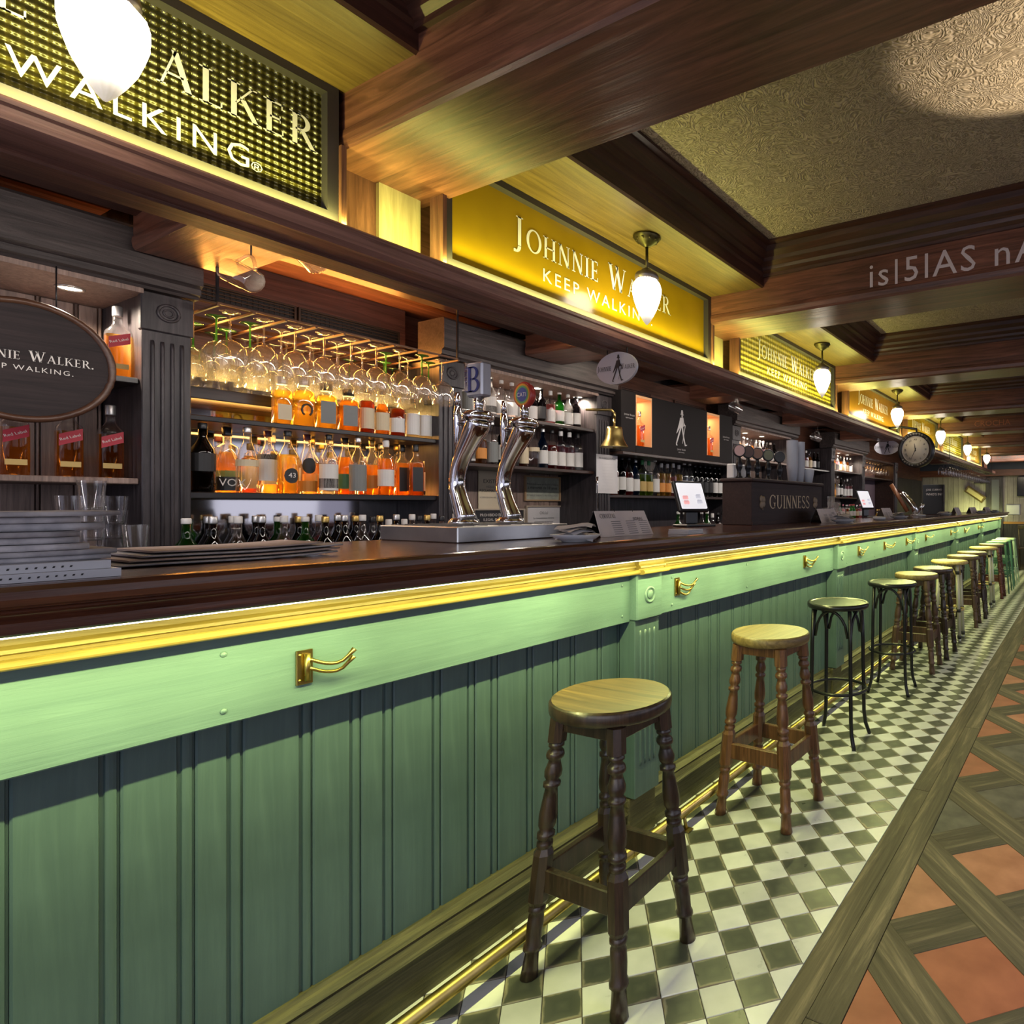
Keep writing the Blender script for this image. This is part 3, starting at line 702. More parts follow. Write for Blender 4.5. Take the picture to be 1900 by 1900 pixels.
for i, (a, b) in enumerate(zip(BY, BY[1:])):
    if i > 6: break
    y0, y1 = a+BWD-.02, b+.0
    if i == 0: y0, y1 = -.56, .865
    yc = (y0+y1)/2
    sg = thing('glass_sign', slab_[i+1], 'sign', (XS, yc, 2.003), group='lettered glass signs over the bar')
    fw = .026
    gl = MB().box(XS-.006, XS, y0+fw, y1-fw, 2.003+.032, ZSO-.022); gl.build('glass_panel', glm[i+1], sg)
    f = MB().box(XS-.02, XS+.028, y0, y1, 2.0035, 2.036).build('frame_rail', DARKGREY, sg)
    MB().box(XS-.02, XS+.028, y0, y1, ZSO-.022, ZSO-.0005).build('frame_rail', DARKGREY, sg)
    MB().box(XS-.02, XS+.028, y0, y0+fw, 2.0362, ZSO-.0222).build('frame_stile', DARKGREY, sg)
    MB().box(XS-.02, XS+.028, y1-fw, y1, 2.0362, ZSO-.0222).build('frame_stile', DARKGREY, sg)
    for e in (y0-.012, y1): MB().box(XS-.02, XS+.04, e, e+.012, 2.0035, ZSO-.0005 if not (BY[i+1]-.02 < e < BY[i+1]+.3) else ZB-.0005).build('jamb', W_BEAM_Z, sg)
    # lettering
    if i == 0:
        yR = Yu(588, XS); words('lettering', JWs, .022, (XS, yR-JWw/2+.004, 2.178), YD, ZD, WHITE, sg)
        words('lettering', fit('KEEP WALKING', .052, .560, 1.3), .026, (XS, Yu(462, XS)-.280, 2.072), YD, ZD, WHITE, sg)
        letters('lettering', sans('\u00ae', .03), (XS, Yu(476, XS), 2.072), YD, ZD, WHITE, sg)
    else:
        yL = {1: Yu(952, XS), 2: Yu(1405, XS)}.get(i, yc-JWw/2)
        words('lettering', JWs, .022, (XS, yL+JWw/2, 2.178), YD, ZD, WHITE, sg)
        words('lettering', fit('KEEP WALKING.', .048, .61, 1.3), .026, (XS, yL+JWw/2-.005, 2.095), YD, ZD, WHITE, sg)
    # LED tape lying on the ledge behind the lip
    la, lb_ = (a if i else -.85), b
    area('ledge_led', (-1.655, (la+lb_)/2, 2.012), (0, radians(180-18), 0), .010, lb_-la, 5.8*(lb_-la), (1.0, .97, .22))

# ================================================================== back bar (structure of the service side)
# street side: windows between piers, closing the room on the right
wr = MB().box(3.12, 3.2, -1.2, 14.7, 0, .85).build('wall_right', W_DARK, kind='structure', label='dark panelled wall with windows on the street side')
MB().box(3.12, 3.2, -1.2, 14.7, 2.15, 2.515).build('window_head', W_DARK, wr)
for q in range(8): MB().box(3.12, 3.2, -1.2+2.2*q, -.7+2.2*q, .851, 2.149).build('window_pier', W_DARK, wr)
wallb = MB().box(-3.6, -3.5, -1.2, 14.7, 0, 2.515).build('wall_back', W_DARK, kind='structure', label='dark boarded wall behind the bar')
MB().box(-3.5, -3.485, -1.2, 14.7, 1.9, 2.40).build('upper_boarding', W_BEAM_Y, wallb)
PIERS = [(.932, 1.073), (2.104, 2.243), (3.30, 3.440), (5.18, 5.33), (6.50, 6.62), (7.83, 7.95), (9.14, 9.26), (11.0, 11.14)]
XPI = -3.10
def pier(y0, y1):
    yc = (y0+y1)/2
    p = MB().cbox(-3.4999, XPI, y0, y1, .951, 2.0995, .003).build('pilaster', W_DARK, wallb)
    MB().cbox(XPI-.02, XPI+.012, y0-.006, y1+.006, 1.955, 2.099, .004).build('capital_block', W_DARK, p)
    M_ = Matrix.Rotation(pi/2, 3, 'Y')
    MB().torus((XPI+.012, yc, 2.03), .030, .006, 24, 6, M_).build('rosette', W_DARK, p)
    MB().torus((XPI+.012, yc, 2.03), .014, .004, 18, 6, M_).build('rosette', W_DARK, p)
    for q in range(4):
        yy = yc-.042+q*.028
        MB().tube([(XPI-.001, yy, 1.02), (XPI+.003, yy, 1.04), (XPI+.003, yy, 1.90), (XPI-.001, yy, 1.92)], .006, 6).build('flute', W_DARK, p)
for a, b in PIERS: pier(a, b)
NICHES = [(-.9, .932), (2.243, 3.30), (5.33, 6.50), (7.95, 9.14)]
DLM = plain('downlight_glow', (1, .95, .85), .5, emit=(1, .86, .66), es=14)
RIM = plain('downlight_rim', (.55, .5, .45), .3, .8)
def downlight(x, y, z, label, power=6, col=(1, .82, .64), ang=160):
    d = thing('downlight', label, 'downlight', (x, y, z), group='small recessed downlights over the back shelves')
    MB().torus((x, y, z-.001), .034, .005, 20, 6).build('rim', RIM, d)
    MB().lathe([(.031, -.002), (.031, -.0005)], 20, (x, y, z)).build('lens', DLM, d)
    spot('downlight_beam', (x, y, z-.012), (x, y, 0), power, col, ang, .5, .025)
for k, (a, b) in enumerate(NICHES):
    yl0, yl1 = a-(.02 if k else 0), b+.185
    li = MB(); li.ext([(-3.26, 2.103), (-3.075, 2.103), (-3.070, 2.112), (-3.055, 2.118), (-3.055, 2.140), (-3.035, 2.150), (-3.035, 2.30), (-3.045, 2.312), (-3.26, 2.312)], 'y', a-.155 if k else a, b+.155)
    li.build('lintel', W_DARKY, wallb)
    MB().box(-3.49, -3.08, a+.001, b-.001, 2.085, 2.1028).build('niche_soffit', W_NICHE, wallb)
    # boards lining the niche
    y = a+.002; j = 0
    while y < b-.01:
        y1 = min(b-.002, y+.098)
        MB().cbox(-3.4845, -3.470, y, y1-.014, .952, 2.084, .003).build('niche_plank', W_NICHE, wallb)
        MB().tube([(-3.474, y1-.007, .952), (-3.474, y1-.007, 2.084)], .0048, 6).build('niche_bead', W_NICHE, wallb)
        y = y1
for (u, v), lb in zip([(130, 507), (903, 678), (995, 700), (1072, 718), (1382, 787), (1413, 794), (1449, 802), (1556, 822), (1572, 826), (1590, 830)],
                      ['downlight over the red-label bottles behind the oval sign', 'leftmost downlight over the white-lit bottle niche', 'middle downlight over the white-lit bottle niche', 'rightmost downlight over the white-lit bottle niche by the oval hanging sign',
                       'left downlight over the niche behind the beer font box', 'middle downlight over the niche behind the beer font box', 'right downlight over the niche behind the beer font box',
                       'left downlight of the far small niche', 'middle downlight of the far small niche', 'right downlight of the far small niche']):
    x = -3.24; y, z = YZ(u, v, x); downlight(x, y, 2.085, lb, 24 if u > 200 else 32)
downlight(-2.72, YZ(1187, 700, -2.72)[0], 2.40, 'bright downlight beside the oval hanging sign', 7)
# back counter
bc = thing('back_counter', 'low dark wooden back counter under the bottle shelves', 'counter', (-3.2, 5, 0))
MB().cbox(-3.499, -2.84, -.9, 11.0, .92, .95, .004).build('top', W_SHELF, bc)
yy = -.9
while yy < 10.9:
    MB().box(-3.48, -2.88, yy+.004, min(11, yy+.79)-.004, 0, .9195).build('cabinet', W_DARKY, bc); yy += .79
# shelves
def shelf(name, y0, y1, z, label, x0=-3.47, x1=-3.12, th=.022, mat=W_SHELF):
    return MB().cbox(x0, x1, y0+.0015, y1-.0015, z-th, z, .003).build(name, mat, label=label, cat='shelf')
BLKSH = plain('black_shelf', (.018, .015, .014), .3)
shelf('wall_shelf', .62, .932, 1.775, 'short black shelf right of the oval sign holding one red-label bottle', mat=BLKSH)
shelf('wall_shelf', -.9, .932, 1.403, 'wooden shelf with red-label bottles below the oval sign', mat=W_NICHE)
shelf('wall_shelf', 2.243, 3.30, 1.850, 'upper shelf of the white-lit bottle niche behind the beer taps')
shelf('wall_shelf', 2.243, 3.30, 1.550, 'lower shelf of the bottle niche behind the beer taps')
shelf('wall_shelf', 5.33, 6.50, 1.80, 'bright bottle shelf behind the beer font box', mat=W_NICHE)
shelf('wall_shelf', 6.62, 7.83, 1.785, 'dark bottle shelf behind the plastic cups', mat=BLKSH)
shelf('wall_shelf', 7.95, 9.14, 1.81, 'upper shelf of the far small niche')
shelf('wall_shelf', 7.95, 9.14, 1.43, 'lower shelf of the far small niche')
shelf('wall_shelf', 3.44, 5.18, 1.385, 'long shelf of bright cordial bottles under the black light boxes')
shelf('wall_shelf', 3.44, 5.18, 1.700, 'shelf carrying the black light boxes', x1=-2.98)
# backlit bay with mirror
MIR = plain('mirror', (.40, .39, .41), .05, 1)
G0, G1_ = 1.073, 2.104
MB().box(-3.484, -3.476, G0+.002, G1_-.002, .96, 1.98).build('back_mirror', MIR, label='mirror behind the glowing amber bottle shelves', cat='mirror')
gs = [shelf('wall_shelf', G0, G1_, 1.800, 'brown wooden shelf lit yellow under the hanging wine glasses', mat=W_SHELF, th=.05, x1=-3.29),
      shelf('wall_shelf', G0, G1_, 1.662, 'black upper shelf of amber liqueur bottles', mat=BLKSH), shelf('wall_shelf', G0, G1_, 1.356, 'black lower shelf of glowing spirit bottles', mat=BLKSH, th=.026)]
ORANGE = (1.0, .47, .10)
area('cove_glow', (-3.36, (G0+G1_)/2, 2.115), (0, radians(-122), 0), .03, G1_-G0-.1, 9, (1, .36, .06))
for z, p in ((1.363, 5.0), (1.669, 3.2)):
    area('shelf_glow', (-3.455, (G0+G1_)/2, z+.01), (0, radians(-115), 0), .02, G1_-G0-.06, p, ORANGE)
area('shelf_glow_under', (-3.30, (G0+G1_)/2, 1.636), (0, 0, 0), .10, G1_-G0-.08, 3.0, ORANGE)
area('rack_glow', (-3.40, (G0+G1_)/2, 1.81), (0, radians(-140), 0), .03, G1_-G0-.06, 7.0, (1.0, .60, .16))
# vent grilles over the bays
GRM = plain('vent_black', (.012, .01, .01), .5); GRB = plain('vent_brown', (.11, .05, .035), .5)
def grille(y0, y1, z0, z1, x, label, mat, dark):
    g = thing('vent_grille', label, 'vent', (x, (y0+y1)/2, z0))
    MB().box(x-.02, x-.014, y0, y1, z0, z1).build('backing', dark, g)
    f = MB(); f.box(x-.012, x, y0, y1, z0, z0+.008); f.box(x-.012, x, y0, y1, z1-.008, z1); f.box(x-.012, x, y0, y0+.008, z0+.008, z1-.008); f.box(x-.012, x, y1-.008, y1, z0+.008, z1-.008); f.build('frame', mat, g)
    n = int((z1-z0)/.016)
    for i in range(1, n):
        zz = z0+i*(z1-z0)/n; MB().box(x-.010, x-.003, y0+.008, y1-.008, zz-.002, zz+.002).build('slat', mat, g)
    m = MB(); k = int((y1-y0)/.02)
    for i in range(1, k):
        yy = y0+i*(y1-y0)/k; m.box(x-.013, x-.011, yy-.0015, yy+.0015, z0+.008, z1-.008)
    m.build('vertical_bars', mat, g, kind='stuff')
MB().box(-3.484, -3.40, G0+.001, G1_-.001, 2.12, 2.399).build('vent_board', W_BEAM_Y, wallb)
grille(1.10, 1.56, 2.185, 2.265, -3.378, 'left black vent grille above the hanging wine glasses', GRM, GRM)
grille(1.57, 2.06, 2.185, 2.265, -3.378, 'right black vent grille above the hanging wine glasses', GRM, GRM)
MB().box(-3.484, -3.40, 3.441, 5.179, 2.16, 2.399).build('vent_board', W_BEAM_Y, wallb)
grille(3.48, 3.86, 2.185, 2.285, -3.378, 'brown vent grille by the oval hanging sign, first of three', GRB, GRM)
grille(3.87, 4.27, 2.185, 2.285, -3.378, 'brown vent grille, second of three over the light boxes', GRB, GRM)
grille(4.62, 5.12, 2.185, 2.285, -3.378, 'brown vent grille farthest right over the light boxes', GRB, GRM)

# ================================================================== hanging wine glasses
GLASS = glass('drinking_glass', (.95, .95, .96), .07, .16)
GREEN_ST = glass('green_glass_stem', (.25, .60, .22), .35, .12)
def wine_glass(name, h, rb, stemcol, seg=16):
    """upside down, foot at z=0, bowl hanging below"""
    t = bpy.data.objects.new(name, None); COL.objects.link(t)
    MB().lathe([(.033, 0), (.033, -.0015), (.012, -.005), (.005, -.010)], seg).build('foot', GLASS if stemcol is None else stemcol, t, local=True)
    MB().lathe([(.004, -.010), (.0035, -.04), (.004, -h*.42), (.007, -h*.46)], 8, cap0=False, cap1=False).build('stem', GLASS if stemcol is None else stemcol, t, local=True)
    b0 = h*.46
    MB().lathe([(.006, -b0), (rb*.55, -b0-.010), (rb*.92, -b0-.035), (rb, -b0-.06), (rb*.93, -h+.01), (rb*.86, -h)], seg, cap0=False, cap1=False).build('bowl', GLASS, t, local=True)
    return t
def racks(label, x0, x1, y0, y1, z, n):
    r = thing('glass_rack', label, 'rack', ((x0+x1)/2, (y0+y1)/2, z))
    for i in range(n):
        yy = y0+(y1-y0)*i/(n-1)
        MB().box(x0, x1, yy-.004, yy+.004, z, z+.008).build('rail', plain('rack_brown', (.12, .05, .02), .35), r)
    for xx in (x0+.01, x1-.01): MB().box(xx-.005, xx+.005, y0, y1, z+.0085, z+.0165).build('cross_bar', plain('rack_brown', (.12, .05, .02), .35), r)
    for xx in (x0+.01, x1-.01):
        for yy in (y0, y1): MB().box(xx-.004, xx+.004, yy-.004, yy+.004, z+.017, 2.3995).build('hanger', BLACKM, r)
racks('brown rack of wine glasses over the backlit shelves', -3.46, -2.92, 1.09, 2.09, 2.060, 10)
protos = [wine_glass('wine_glass', .225, .047, None), wine_glass('wine_glass', .215, .049, GREEN_ST), wine_glass('wine_glass', .235, .0545, None)]
ordn = ['first', 'second', 'third', 'fourth', 'fifth', 'sixth', 'seventh', 'eighth', 'ninth', 'tenth', 'eleventh', 'twelfth', 'thirteenth', 'fourteenth', 'fifteenth', 'sixteenth', 'seventeenth', 'eighteenth', 'nineteenth', 'twentieth',
        'twenty-first', 'twenty-second', 'twenty-third', 'twenty-fourth', 'twenty-fifth', 'twenty-sixth', 'twenty-seventh', 'twenty-eighth', 'twenty-ninth', 'thirtieth', 'thirty-first', 'thirty-second', 'thirty-third', 'thirty-fourth', 'thirty-fifth', 'thirty-sixth', 'thirty-seventh', 'thirty-eighth', 'thirty-ninth', 'fortieth', 'forty-first', 'forty-second']
used = set()
rown = ['front row', 'second row', 'third row', 'back row']
random.seed(11)
for r in range(4):
    for c in range(9):
        k = (1 if (c in (0, 1) and r > 0) or (c > 5 and (r+c) % 2) else (2 if (c+r) % 4 == 0 else 0))
        x = (-2.972, -3.087, -3.292, -3.405)[r]; y = 1.09+1.0*(c+.5)/9
        lb = 'wine glass%s, %s from left in the %s over the shelves' % (' with green stem' if k == 1 else (' with wide bowl' if k == 2 else ''), ordn[c], rown[r])
        if k in used: o = copy_tree(protos[k], (x, y, 2.0595), 0)
        else: o = protos[k]; used.add(k); o.location = (x, y, 2.0595)
        tag(o, lb, 'wine glass', 'wine glasses hanging in the backlit bay')
# the far rack under the header
racks('black rack of wine glasses under the far end of the header', -1.79, -1.60, 8.35, 12.4, 1.925, 2)
G_KEEP = GLASS; GLASS = glass('far_drinking_glass', (.92, .92, .93), .03, .04)
pf = wine_glass('wine_glass', .20, .040, None, 10); first = True; GLASS = G_KEEP
for r in range(2):
    for c in range(20):
        x = -1.65-.10*r; y = 8.45+c*.2
        o = pf if first else copy_tree(pf); first = False
        o.location = (x, y, 1.9245)
        tag(o, 'upside-down wine glass hanging in the far black rack under the header', 'wine glass', 'wine glasses in the far rack')

# ================================================================== pendant lamps
def shade_mat(name, es):
    return plain(name, (.9, .85, .75), .35, emit=(1.0, .88, .68), es=es)
def opal():
    # bulb sits high in the shade, so the glass glows less towards the tip
    m, n, l = newmat('lit_opal_glass'); p = bsdf(m); p.inputs['Base Color'].default_value = (.85, .80, .70, 1); p.inputs['Roughness'].default_value = .3; p.inputs['Emission Color'].default_value = (1, .87, .66, 1)
    tc = n.new('ShaderNodeTexCoord'); sp = n.new('ShaderNodeSeparateXYZ'); l.new(tc.outputs['Object'], sp.inputs[0])
    mr = n.new('ShaderNodeMapRange'); mr.inputs['From Min'].default_value = 2.012; mr.inputs['From Max'].default_value = 2.135; mr.inputs['To Min'].default_value = .42; mr.inputs['To Max'].default_value = 17
    mr.interpolation_type = 'SMOOTHERSTEP'
    l.new(sp.outputs[2], mr.inputs[0]); l.new(mr.outputs[0], p.inputs['Emission Strength']); return m
SH = opal()
def lamp(y, z_tip, label, ribs=0):
    x = -1.52; t = thing('pendant_lamp', label, 'lamp', (x, y, ZSO), group='acorn pendant lamps along the bar')
    MB().lathe([(.052, 0), (.054, -.006), (.046, -.012), (.044, -.018), (.034, -.024), (.020, -.034), (.010, -.042)], 20, (x, y, ZSO-.0005)).build('ceiling_rose', BRONZE, t)
    for i in range(10):
        a = 2*pi*i/10; MB().lathe([(.007, 0), (.006, -.005), (0, -.008)], 6, (x+.040*cos(a), y+.040*sin(a), ZSO-.014)).build('petal', BRONZE, t)
    MB().tube([(x, y, ZSO-.04), (x, y, z_tip+.205)], .006, 8).build('stem', BRONZE, t)
    MB().lathe([(.008, .222), (.020, .214), (.026, .205), (.042, .198), (.046, .190), (.046, .178), (.040, .174), (.040, .170)], 20, (x, y, z_tip)).build('gallery', plain('gallery_metal', (.20, .17, .16), .35, .8), t)
    pr = [(.036, .178), (.050, .160), (.056, .140), (.0555, .120), (.050, .095), (.040, .065), (.027, .036), (.013, .012), (.003, 0)]
    m = MB(); n = 48 if ribs else 24
    m.lathe(pr, n, (x, y, z_tip), cap0=False)
    if ribs:
        for q, v in enumerate(m.v):
            i = q % n; j = q//n; k = 1+.035*cos(2*pi*i*ribs/n)+.018*(j % 2)
            m.v[q] = (x+(v[0]-x)*k, y+(v[1]-y)*k, v[2])
    m.build('glass_shade', SH, t)
    return t
ll = ['large ribbed pendant lamp at the top left, nearest the camera', 'smooth acorn pendant lamp before the plain amber sign', 'acorn pendant lamp before the yellow diamond-glass sign', 'acorn pendant lamp before the brown sign', 'pendant lamp just right of the round clock', 'second farthest pendant lamp of the row', 'farthest pendant lamp, at the end of the bar']
for y, lb, rb in zip([.41, 1.894, 3.68, 5.46, 7.33, 9.17, 11.1], ll, [12, 0, 0, 0, 0, 0, 0]):
    lamp(y, 2.008, lb, rb)

# ================================================================== stools
def turned(seg=12):
    """one turned leg, upright, floor at 0"""
    m = MB()
    def sqb(z0, z1, hw, c):
        m.lathe([(hw*.72, z0), (hw, z0+c), (hw, z1-c), (hw*.72, z1)], 8, sq=.92, smooth=False, ph=.5)
    sqb(.640, .716, .025, .004)
    m.lathe([(.016, .645), (.022, .636), (.022, .630), (.015, .624), (.0235, .614), (.0255, .606), (.0235, .598), (.016, .592), (.018, .582), (.0245, .562), (.0235, .548), (.016, .536), (.024, .530), (.024, .520), (.0165, .515),
             (.020, .490), (.0255, .440), (.0245, .415), (.017, .398), (.0245, .392), (.0245, .380), (.016, .374), (.0225, .366), (.0225, .358), (.017, .346)], seg, cap0=False, cap1=False)
    sqb(.195, .352, .0265, .016)
    m.lathe([(.018, .198), (.0235, .190), (.0235, .182), (.017, .176), (.0215, .165), (.0225, .130), (.021, .096), (.0255, .088), (.0255, .078), (.0185, .072), (.0215, .03), (.0245, .001), (.022, 0)], seg, cap0=False)
    return m
def shear(m, tx, ty, top=.72, k0=.157, k1=.099):
    for i, v in enumerate(m.v):
        s = k0+(k1-k0)*v[2]/top; m.v[i] = (v[0]+s*tx, v[1]+s*ty, v[2])
    return m
LEGM = {}
def leg_mesh(mat):
    if mat.name not in LEGM: LEGM[mat.name] = shear(turned(), 1, 1).mesh('turned_leg', mat)
    return LEGM[mat.name]
def wood_stool(label, x, y, rz, leg, seat, rseat=.172, h=.758, rim=None):
    t = thing('wooden_stool', label, 'stool', (x, y, 0), rz, 'bar stools along the counter')
    for q in range(4): put('leg', leg_mesh(leg), t, M=Matrix.Rotation(q*pi/2, 4, 'Z'), local=True)
    for q in range(4):
        s = .135; m = MB().cbox(s-.011, s+.011, -s+.018, s-.018, .235, .300, .003)
        put('stretcher', m.mesh('stretcher', leg), t, M=Matrix.Rotation(q*pi/2, 4, 'Z'), local=True)
        a = .100; m = MB().cbox(a-.009, a+.009, -a+.018, a-.018, .672, .7155, .002)
        put('apron', m.mesh('apron', leg), t, M=Matrix.Rotation(q*pi/2, 4, 'Z'), local=True)
    m = MB(); m.cur = 1 if rim else 0
    m.lathe([(rseat-.010, .7165), (rseat-.002, .722), (rseat, .732), (rseat, h-.009), (rseat-.003, h-.004)], 44, cap1=False); m.lathe([(rseat-.003, h-.004), (rseat-.008, h)], 44, cap0=False, cap1=False); m.cur = 0
    m.lathe([(rseat-.008, h), (rseat*.6, h-.002), (0.0001, h-.003)], 44, cap0=False); m.build('seat', [seat, rim] if rim else seat, t, local=True)
    return t
LD = wood('stool_dark_oak', (.012, .007, .005), (.060, .034, .022), 'z', .30, 1.3, .2, coat=.2)
LM = wood('stool_brown_oak', (.055, .022, .010), (.23, .105, .045), 'z', .32, 1.3, .3, coat=.2)
LB = wood('stool_mid_oak', (.035, .018, .012), (.15, .085, .055), 'z', .35, 1.3, .3)
SD = wood('seat_dark_oak', (.045, .026, .010), (.19, .12, .045), 'x', .38, .9, .12)
SM = wood('seat_worn_oak', (.085, .055, .020), (.23, .165, .068), 'y', .42, .9, .2)
SB = wood('seat_mid_oak', (.085, .055, .026), (.22, .16, .075), 'x', .38, .9, .2)
wood_stool('dark turned wooden stool nearest the camera with a brown polished seat', -1.213, 1.352, .03, LD, SD, rim=LD)
wood_stool('brown turned wooden stool with a worn pale seat, second from the camera', -1.212, 2.35, -.02, LM, SM, .170)
wood_stool('turned wooden stool right behind the second black metal stool', -1.215, 4.93, .02, LB, SM)
wood_stool('dark turned wooden stool just before the first rattan-legged stool', -1.20, 5.46, -.04, LD, SB, rim=LD)
wood_stool('turned wooden stool just behind the first rattan-legged stool', -1.20, 6.95, .04, LB, SB)
wood_stool('turned wooden stool just before the second rattan-legged stool', -1.20, 7.55, .1, LD, SB)
wood_stool('reddish turned wooden stool before the metal stools at the end', -1.20, 9.25, .0, wood('stool_red_oak', (.05, .014, .01), (.16, .05, .035), 'z', .35, 1.3, .2), SB)
def cane():
    m, n, l = newmat('woven_cane'); p = bsdf(m); tc = n.new('ShaderNodeTexCoord')
    mp = n.new('ShaderNodeMapping'); mp.inputs['Scale'].default_value = (420, 420, 1); mp.inputs['Rotation'].default_value = (0, 0, .785); l.new(tc.outputs['Object'], mp.inputs[0])
    sp = n.new('ShaderNodeSeparateXYZ'); l.new(mp.outputs[0], sp.inputs[0]); a = n.new('ShaderNodeMath'); a.operation = 'SINE'; b = n.new('ShaderNodeMath'); b.operation = 'SINE'
    l.new(sp.outputs[0], a.inputs[0]); l.new(sp.outputs[1], b.inputs[0]); c = n.new('ShaderNodeMath'); c.operation = 'MULTIPLY'; l.new(a.outputs[0], c.inputs[0]); l.new(b.outputs[0], c.inputs[1])
    r = ramp(n, [(.0, (.10, .085, .05)), (.4, (.45, .40, .24)), (1, (.62, .56, .36))]); l.new(c.outputs[0], r.inputs[0]); l.new(r.outputs[0], p.inputs['Base Color']); p.inputs['Roughness'].default_value = .5
    bp = n.new('ShaderNodeBump'); bp.inputs['Strength'].default_value = .6; bp.inputs['Distance'].default_value = .003; l.new(c.outputs[0], bp.inputs['Height']); l.new(bp.outputs[0], p.inputs['Normal'])
    return m
CANE = cane()
def black_stool(label, x, y, rz):
    t = thing('metal_stool', label, 'stool', (x, y, 0), rz, 'bar stools along the counter'); h = .765
    MB().lathe([(.150, h-.030), (.166, h-.030), (.172, h-.020), (.172, h-.008), (.166, h), (.152, h), (.150, h-.004)], 40).build('seat_rim', BLACKM, t, local=True)
    MB().lathe([(.152, h-.010), (.152, h-.004), (.08, h-.008), (0, h-.010)], 32).build('cane_seat', CANE, t, local=True)
    for q in range(4):
        a = pi/4+q*pi/2; ca, sa = cos(a), sin(a)
        pts = [(.148*ca, .148*sa, h-.025), (.156*ca, .156*sa, .55), (.160*ca, .160*sa, .30), (.163*ca, .163*sa, .14), (.172*ca, .172*sa, .07), (.190*ca, .190*sa, .022), (.198*ca, .198*sa, .0005)]
        MB().tube(pts, .011, 10).build('leg', BLACKM, t, local=True)
        # bentwood arch between this leg and the next
        b = a+pi/2; p0 = Vector((.150*ca, .150*sa, .57)); p1 = Vector((.150*cos(b), .150*sin(b), .57)); arch = []
        for i in range(13):
            s_ = i/12; c = p0.lerp(p1, .06+.88*s_); rr = 1+.12*sin(pi*s_); arch.append((c.x*rr, c.y*rr, .585+.142*(sin(pi*s_))**.55))
        MB().tube(arch, .008, 8).build('arch', BLACKM, t, local=True)
    MB().torus((0, 0, .285), .158, .009, 36, 8).build('foot_ring', BLACKM, t, local=True)
    return t
black_stool('black bentwood-style metal stool with cane seat, nearer of the two', -1.235, 3.22, .02)
black_stool('black bentwood-style metal stool with cane seat, farther of the two', -1.22, 4.25, .06)
RAT = plain('silver_rattan', (.50, .48, .42), .4, .2); WOVEN = noisy('woven_rattan_seat', (.45, .33, .12), (.66, .50, .22), 60, .5, .5)
def rattan_stool(label, x, y, rz):
    t = thing('rattan_stool', label, 'stool', (x, y, 0), rz, 'bar stools along the counter'); h = .77
    MB().lathe([(.14, h-.035), (.170, h-.030), (.178, h-.015), (.170, h-.002), (.14, h), (0, h-.004)], 36).build('seat', WOVEN, t, local=True)
    for q in range(4):
        a = pi/4+q*pi/2; ca, sa = cos(a), sin(a)
        lg = MB()
        for dx, dy in ((.008, 0), (-.008, .0), (0, .008), (0, -.008)): lg.tube([(.12*ca+dx, .12*sa+dy, h-.034), (.16*ca+dx, .16*sa+dy, .03)], .009, 8)
        lg.build('leg', RAT, t, local=True)
        for z in (.66, .30, .05):
            k = .12+.04*(h-z)/h; MB().tube([(k*ca, k*sa, z-.016), (k*ca, k*sa, z+.016)], .021, 10).build('binding', BLACK, t, local=True)
        MB().lathe([(.012, .0005), (.014, .034)], 10, (.16*ca, .16*sa, 0)).build('foot_cap', plain('steel_foot', (.6, .6, .6), .3, 1), t, local=True)
        b = a+pi/2
        for e, f in ((a, b), (b, a)):
            MB().tube([(.13*cos(e), .13*sin(e), .60), (.125*cos(e)*.8+.125*cos(f)*.2, .125*sin(e)*.8+.125*sin(f)*.2, .68), (.12*cos(e)*.55+.12*cos(f)*.45, .12*sin(e)*.55+.12*sin(f)*.45, .733)], .007, 8).build('brace', WOVEN, t, local=True)
    MB().torus((0, 0, .30), .135, .010, 32, 8).build('foot_ring', WOVEN, t, local=True)
rattan_stool('rattan-style stool with striped pale legs and black bindings, nearer one', -1.185, 6.12, .03)
rattan_stool('rattan-style stool with striped pale legs and black bindings, farther one', -1.185, 8.35, -.03)
def sheet_stool(label, x, y, col, rz):
    t = thing('sheet_metal_stool', label, 'stool', (x, y, 0), rz, 'bar stools along the counter'); h = .76; m_ = plain('paint_%d_%d' % (col[0]*100, col[1]*100), col, .35, .2)
    MB().cbox(-.15, .15, -.15, .15, h-.035, h, .012).build('seat', m_, t, local=True)
    for sx in (-1, 1):
        for sy in (-1, 1):
            m = MB(); b = 0
            for z, o_, w_ in ((0.0005, .20, .016), (h-.034, .145, .030)):
                m.v += [(sx*(o_-w_), sy*(o_-w_), z), (sx*o_, sy*(o_-w_), z), (sx*o_, sy*o_, z), (sx*(o_-w_), sy*o_, z)]
            for i in range(4): j = (i+1) % 4; m.face((i, j, 4+j, 4+i))
            m.face((3, 2, 1, 0)); m.face((4, 5, 6, 7)); m.build('leg', m_, t, local=True)
    for z in (.25, .45):
        s = .2-.055*z/h-.012
        for q in range(4): put('cross_bar', MB().box(s-.006, s+.006, -s, s, z-.012, z+.012).mesh('cross_bar', m_), t, M=Matrix.Rotation(q*pi/2, 4, 'Z'), local=True)
sheet_stool('dark green metal stool, first of the three at the bar end', -1.20, 9.85, (.06, .16, .11), 0)
sheet_stool('green metal stool, middle of the three at the bar end', -1.20, 10.4, (.10, .26, .17), .05)
sheet_stool('pale mint metal stool farthest along the bar', -1.20, 11.0, (.45, .62, .50), 0)

